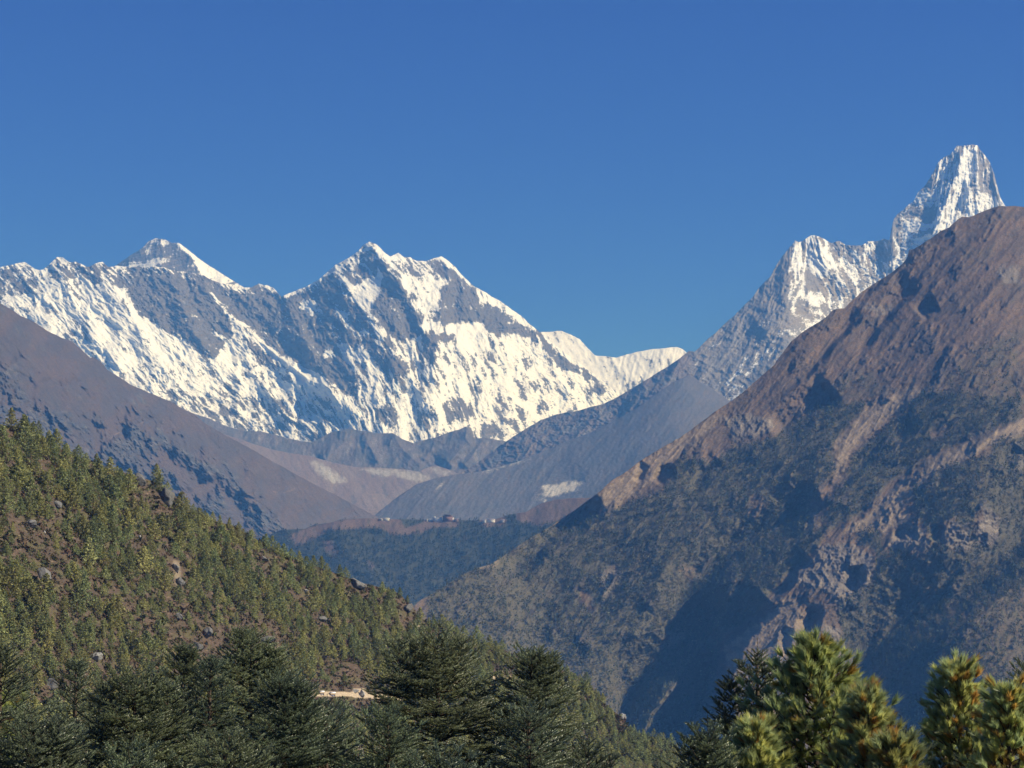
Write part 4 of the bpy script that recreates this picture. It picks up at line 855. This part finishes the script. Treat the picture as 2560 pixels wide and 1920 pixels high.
# ================================================================== FOREGROUND FIRS AND PINES
def place_shoots(T, o, d, L, r, col, colj, rng, up=(0, 0, 1)):
    """copies of a template (v,f,shade) along many shoots"""
    tv, tf, ts = T; n = len(o); d = d / np.linalg.norm(d, axis=1)[:, None]
    s = np.cross(d, np.array(up) + 0.01 * rng.normal(size=(n, 3))); s /= np.linalg.norm(s, axis=1)[:, None] + 1e-9; u = np.cross(s, d)
    v = o[:, None, :] + L[:, None, None] * tv[None, :, 2:3] * d[:, None, :] + r[:, None, None] * (tv[None, :, 0:1] * s[:, None, :] + tv[None, :, 1:2] * u[:, None, :])
    f = tf[None] + (np.arange(n) * len(tv))[:, None, None]
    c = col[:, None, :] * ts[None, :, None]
    return v.reshape(-1, 3), f.reshape(-1, 3), (c * (1 + colj * rng.normal(size=(n, 1, 1)))).clip(.003, 1).reshape(-1, 3)
def shoot_template(n, seed, fwd=.5, flat=.6, w_=.16, zlen=.25, tip_=1.7):
    rng = np.random.default_rng(seed); V, sh = [], []
    for i in range(n):
        z = (i + .5) / n * .92; a = i * 2.399 + rng.normal() * .2; dx, dy = math.cos(a), math.sin(a) * flat + .12
        tip = np.array([dx, dy, z + zlen * fwd * (1 + .2 * rng.normal())]); b = np.array([dx * .05, dy * .05, z]); t = np.array([-dy, dx, 0]) * w_ * .5; zt = np.array([0, 0, zlen * .12])
        V += [b - t - zt, b + t + zt, tip]; s = 1 + .15 * rng.normal(); sh += [s * (.5 if tip_ > 1.5 else .85), s * (.5 if tip_ > 1.5 else .85), s * tip_]  # gap shade and glints painted in: needles darker at base, lighter at tip
    f = np.arange(3 * n).reshape(-1, 3).tolist(); o = len(V); V += [(.07, 0, 0), (-.035, .06, 0), (-.035, -.06, 0), (.0, 0, 1.0)]; sh += [.8] * 4
    f += [(o, o + 1, o + 3), (o + 1, o + 2, o + 3), (o + 2, o, o + 3)]
    return np.array(V, float), np.array(f), np.array(sh)
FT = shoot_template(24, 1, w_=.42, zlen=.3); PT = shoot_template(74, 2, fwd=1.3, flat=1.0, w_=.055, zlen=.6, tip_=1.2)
UP = np.array([0, 0, 1.0])
def grow_fir(seed, depth, k, ex, rmin=.05, dens=1.0, leaders=((0, 0, 0),), green=(.030, .050, .028)):
    """crown hanging from a top at the origin; returns foliage and branch wood"""
    rng = np.random.default_rng(seed); O, D, L, Rr, Cc, wood = [], [], [], [], [], []
    for (lx, lz, lk) in leaders:
        sc_l = 1.0 if lx == 0 and lz == 0 else .55
        d = .16
        O.append([(lx, 0, lz - .02)]); D.append([(0.02, 0, 1)]); L.append([.30 if sc_l == 1 else .2]); Rr.append([.014]); Cc.append([(.10, .10, .06)])
        dep = depth if sc_l == 1 else min(depth, .9)
        while d < dep:
            nb = int(5 + 2 * rng.random() + (2 if d > 1 else 0)); a0 = rng.random() * 6.28
            for b in range(nb):
                ph = a0 + b * 6.283 / nb + rng.normal() * .15; Lb = (k * sc_l * d ** ex + rmin) * rng.uniform(.8, 1.12)
                el = rad(52) * math.exp(-d / .9) + rad(8 + 8 * rng.normal()); hor = np.array([math.cos(ph), math.sin(ph), 0])
                base = np.array([lx, 0, lz - d]); ns = max(3, int(Lb / .125))
                ss = np.linspace(0, 1, ns + 1); curve = .10 * Lb
                pts = base + Lb * ss[:, None] * (math.cos(el) * hor + math.sin(el) * UP) + (curve * (ss ** 2 - .8 * ss))[:, None] * UP
                if Lb > .25: wood.append((pts[[0, ns // 2, ns]], [.006 + .008 * Lb, .005 + .004 * Lb, .003]))
                tdir = (math.cos(el) * hor + math.sin(el) * UP); side = np.cross(tdir, UP); side /= np.linalg.norm(side)
                for i in range(ns + 1):
                    s = ss[i]; dirn = tdir + UP * curve / Lb * (2 * s - .8)
                    if s > .3: O.append([pts[i]]); D.append([dirn]); L.append([.12]); Rr.append([.022]); Cc.append([green])
                    if s < .15: continue
                    ll = min((1 - s) * Lb * .62 + .10, .75) * rng.uniform(.8, 1.15)
                    for sg in (-1, 1):
                        if rng.random() > dens: continue
                        ld = dirn * .68 + side * sg * .75 + UP * .10 * rng.normal(); ld /= np.linalg.norm(ld); nl = max(1, int(ll / .12)); t = np.arange(nl) * .12
                        oo = pts[i] + ld * t[:, None]; O.append(oo); D.append(np.repeat([ld + UP * .12], nl, 0)); L.append(np.full(nl, .15)); Rr.append(np.full(nl, .032)); Cc.append(np.repeat([green], nl, 0))
                        for q in range(1, nl):
                            for s2 in (-1, 1):
                                if rng.random() < .75 * dens:
                                    l2 = ld * .6 + np.cross(ld, UP) * s2 * .8 + UP * (.12 + .15 * rng.normal())
                                    O.append([oo[q]]); D.append([l2]); L.append([.09 + .07 * rng.random()]); Rr.append([.030]); Cc.append([green])
            d += .12 + .065 * min(d, 1.5) + .04 * rng.random()
    O, D, L, Rr, Cc = (np.concatenate([np.asarray(q, float) for q in z]) for z in (O, D, L, Rr, Cc))
    tone = 1 + .35 * fbm(O[:, 0] * 1.2 + O[:, 1], O[:, 2] * 1.5, 2, seed); Cc = Cc * tone[:, None]
    return O, D, L, Rr, Cc, wood
def wood_mesh(wood, col=(.07, .055, .04)):
    parts = []
    for p, r in wood: v, f = cone_tube(p, r, 4); parts.append((v, f, np.array(col)))
    return join(parts)
def tree_obj(name, label, cat, x, y, Y, trunk_r, fol, wood, fm, tpl, jit=.18, rotz=0, group=None, scale=1.0, extra=None):
    rng = np.random.default_rng(int(x) + 5000)
    top = P(np.array(x * 1.0), np.array(y * 1.0), Y); gz = float(ground_z(np.array(top[0]), np.array(Y * 1.0)))
    e = bpy.data.objects.new(name, None); C.objects.link(e); e.location = (top[0], Y, gz); e.rotation_euler = (0, 0, rotz); tag(e, label, cat, group)
    h = top[2] - gz; O, D, L, Rr, Cc = fol
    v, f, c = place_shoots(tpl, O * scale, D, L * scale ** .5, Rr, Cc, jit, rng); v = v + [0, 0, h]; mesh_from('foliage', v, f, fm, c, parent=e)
    wv, wf, wc = wood_mesh(wood); mesh_from('branches', wv * scale + [0, 0, h], wf, M_BARK, wc, parent=e)
    v, f = cone_tube([(0, 0, -.4), (.02, 0, h * .4), (0, 0, h - 1.2), (0, 0, h - .05)], [trunk_r * 1.6, trunk_r * 1.1, trunk_r * .35, .012], 8)
    mesh_from('trunk', v, f, M_BARK, flatc((.09, .07, .055), v), parent=e)
    return e
FIRS = [  # x, top y, distance, k, exponent, depth, extra leaders (dx,dz), label
    (2, 1606, 24, .66, .85, 2.6, (), 'dark fir cut by the left edge of the picture'),
    (190, 1630, 30, .45, .85, 2.6, (), 'slender pointed fir, second from the left'),
    (338, 1672, 29, .95, .60, 2.6, ((-.45, -.12), (.5, -.10)), 'broad flat-topped fir between two pointed ones at left'),
    (457, 1592, 33, .60, .80, 2.9, ((.12, -.02),), 'pointed fir with a thin twin leader left of the tallest fir'),
    (526, 1628, 31, .55, .75, 2.7, (), 'thin-leadered fir squeezed beside the tallest left fir'),
    (628, 1568, 32, .84, .70, 3.0, ((-.16, .10), (.34, -.20), (.42, -.22)), 'tallest fir of the left group with several leaders'),
    (712, 1684, 27, .85, .62, 2.4, ((.1, .02), (.25, -.1)), 'pale-tipped broad fir just left of the track gap'),
    (817, 1756, 28, .85, .65, 2.2, (), 'low young fir below the dirt track'),
    (1095, 1578, 31, 1.02, .52, 3.0, ((-.62, -.05), (.3, -.05), (-.3, -.06)), 'large round-topped fir in the middle of the picture'),
    (1328, 1612, 31, .82, .62, 2.9, ((.3, -.05), (.12, -.02)), 'fir with twin leaders right of the large round-topped fir'),
    (1322, 1755, 26, .8, .62, 2.0, (), 'short fir in front of the twin-leadered fir'),
    (85, 1795, 23, 1.0, .6, 1.8, ((.3, -.05),), 'pale green low fir at the bottom left corner'),
    (970, 1765, 27, .8, .65, 2.0, (), 'shadowed fir low on the left of the round-topped fir'),
    (1112, 1893, 23, 1.0, .6, 1.3, (), 'fir tip peeping over the bottom edge below the round-topped fir'),
    (560, 1850, 24, 1.0, .6, 1.6, ((.35, -.05),), 'low fir in front of the left group at the bottom edge'),
    (330, 1868, 22, .9, .62, 1.5, (), 'fir top rising from the bottom edge at left'),
    (1470, 1850, 27, .75, .7, 1.8, (), 'small fir at the foot of the hill skyline'),
    (1893, 1618, 27, .66, .78, 2.8, ((-.4, -.32),), 'dark fir leaning out left of the big pine'),
    (1768, 1810, 23, .75, .7, 1.7, ((-.12, -.05), (.1, -.1)), 'fir with bare upright shoots at the bottom left of the big pine'),
    (2252, 1815, 26, .7, .7, 1.8, (), 'small dark fir between the two pines at right'),
    (2585, 1640, 26, .75, .75, 2.8, (), 'dark fir cut by the right edge of the picture')]
for i, (x, y, Y, k, ex, dep, lead, lab) in enumerate(FIRS):
    g = [(.145, .185, .10), (.125, .165, .10), (.16, .19, .10)][i % 3]
    if 'pale' in lab: g = (.13, .165, .095)
    ls = [(0, 0, 0)] + [(a, b, 0) for a, b in lead]
    O, D, L, Rr, Cc, wood = grow_fir(50 + i, dep + .6, k, ex, leaders=ls, green=g)
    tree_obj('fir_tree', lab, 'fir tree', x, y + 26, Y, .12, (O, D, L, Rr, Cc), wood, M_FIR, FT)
def grow_pine(seed, depth, prof, dens=1.0, yellow=.18, lean=0):
    rng = np.random.default_rng(seed); O, D, L, Rr, Cc, wood = [], [], [], [], [], []
    d = .0
    while d < depth:
        nb = int(rng.integers(4, 7)); a0 = rng.random() * 6.28
        for b in range(nb):
            ph = a0 + b * 6.283 / nb + rng.normal() * .3; Lb = np.interp(d, *prof) * rng.uniform(.7, 1.12); hor = np.array([math.cos(ph), math.sin(ph), 0])
            el = rad(62) * math.exp(-d / 1.0) + rad(14); base = np.array([0, 0, -d - .12]); ns = max(2, int(Lb / .13))
            ss = np.linspace(0, 1, ns + 1); pts = base + Lb * ss[:, None] * (math.cos(el) * hor + math.sin(el) * UP * (.35 + .65 * ss[:, None]))
            wood.append((pts[[0, ns // 2, ns]], [.010 + .012 * Lb, .008 + .006 * Lb, .006]))
            for i in range(ns + 1):
                s = ss[i]
                if s < .3 and Lb > .3: continue
                sub = 1 if (i == ns) else 3
                for q in range(sub + 1):
                    dirn = hor * (.6 + .4 * rng.random()) + UP * (.75 + .4 * rng.random()) + .55 * rng.normal(size=3) * (0.3 if i == ns else 1)
                    ln = .10 + .12 * rng.random() if q else 0; o = pts[i] + (dirn / np.linalg.norm(dirn)) * ln
                    if ln: wood.append((np.array([pts[i], (pts[i] + o) / 2, o]), [.007, .006, .004]))
                    O.append(o); D.append(dirn); L.append(.115 * rng.uniform(.75, 1.25)); Rr.append(.056 * rng.uniform(.8, 1.2))
                    inner = rng.random() < yellow * (1.6 - s)
                    Cc.append((.55, .34, .09) if inner and rng.random() < .55 else ((.48, .42, .12) if inner else ((.42, .50, .23) if rng.random() < .55 else (.56, .59, .20))))
        d += .10 + .05 * rng.random()
    for j in range(3): O.append(np.array([.02 * j, 0, -.05 - .1 * j])); D.append(UP + .2 * rng.normal(size=3)); L.append(.16); Rr.append(.07); Cc.append((.11, .15, .06))
    O, D, L, Rr, Cc = (np.asarray(z, float) for z in (O, D, L, Rr, Cc)); Cc = Cc * (1 + .3 * fbm(O[:, 0] * 2, O[:, 2] * 2 + O[:, 1], 2, seed))[:, None]
    return O, D, L, Rr, Cc, wood
PINES = [(2036, 1606, 26, ([0, .15, .5, .9, 1.3, 2.5], [.08, .26, .48, .86, 1.08, 1.3]), 2.4, .09, 'big bright green pine with drooping long needles at lower right'),
         (1890, 1812, 25, ([0, .2, .6, 2], [.08, .20, .38, .6]), 1.3, .06, 'small pine top in front of the dark fir left of the big pine'),
         (2166, 1738, 23.5, ([0, .3, .8, 2], [.08, .18, .36, .6]), 1.6, .2, 'narrow pine spire joined to the right side of the big pine'),
         (2397, 1668, 27, ([0, .2, .5, .9, 2.2], [.12, .34, .40, .48, .62]), 2.2, .22, 'yellowing pine with orange inner needles near the right edge'),
         (2235, 1860, 23, ([0, .3, 1.5], [.14, .3, .5]), 1.0, .35, 'low pine with orange needle tufts at the bottom right'),
         (2520, 1730, 24, ([0, .3, 1, 2], [.12, .28, .5, .6]), 1.8, .22, 'dark-green pine between the yellowing pine and the edge fir'),
         (8, 1752, 25, ([0, .2, .6, 1.8], [.05, .10, .16, .3]), 1.6, .12, 'pale pine with a few orange tufts at the left edge')]
for i, (x, y, Y, prof, dep, yel, lab) in enumerate(PINES):
    O, D, L, Rr, Cc, wood = grow_pine(70 + i, dep + .4, prof, yellow=yel)
    tree_obj('pine_tree', lab, 'pine tree', x, y + 16, Y, .10, (O, D, L, Rr, Cc), wood, M_NEEDLE, PT, .15)

#@@HAZE@@
hm = bpy.data.materials.new('haze_air'); hm.use_nodes = True; t = hm.node_tree
t.nodes.remove(t.nodes['Principled BSDF']); pv = t.nodes.new('ShaderNodeVolumePrincipled')
pv.inputs['Color'].default_value = (.11, .36, 1.0, 1); pv.inputs['Density'].default_value = 8.8e-5; pv.inputs['Absorption Color'].default_value = (1, 1, 1, 1); pv.inputs['Anisotropy'].default_value = 0.0
t.links.new(pv.outputs[0], t.nodes['Material Output'].inputs['Volume'])
zt, zb = 2460.0, -420.0
v = [(x, y, z) for x in (-34000, 34000) for y in (-4000, 36000) for z in (zb, zt)]
f = [(0, 1, 3, 2), (4, 6, 7, 5), (0, 4, 5, 1), (2, 3, 7, 6), (0, 2, 6, 4), (1, 5, 7, 3)]
me = bpy.data.meshes.new('haze'); me.from_pydata(v, [], f); me.materials.append(hm)
ho = bpy.data.objects.new('haze', me); C.objects.link(ho); tag(ho, kind='stuff')
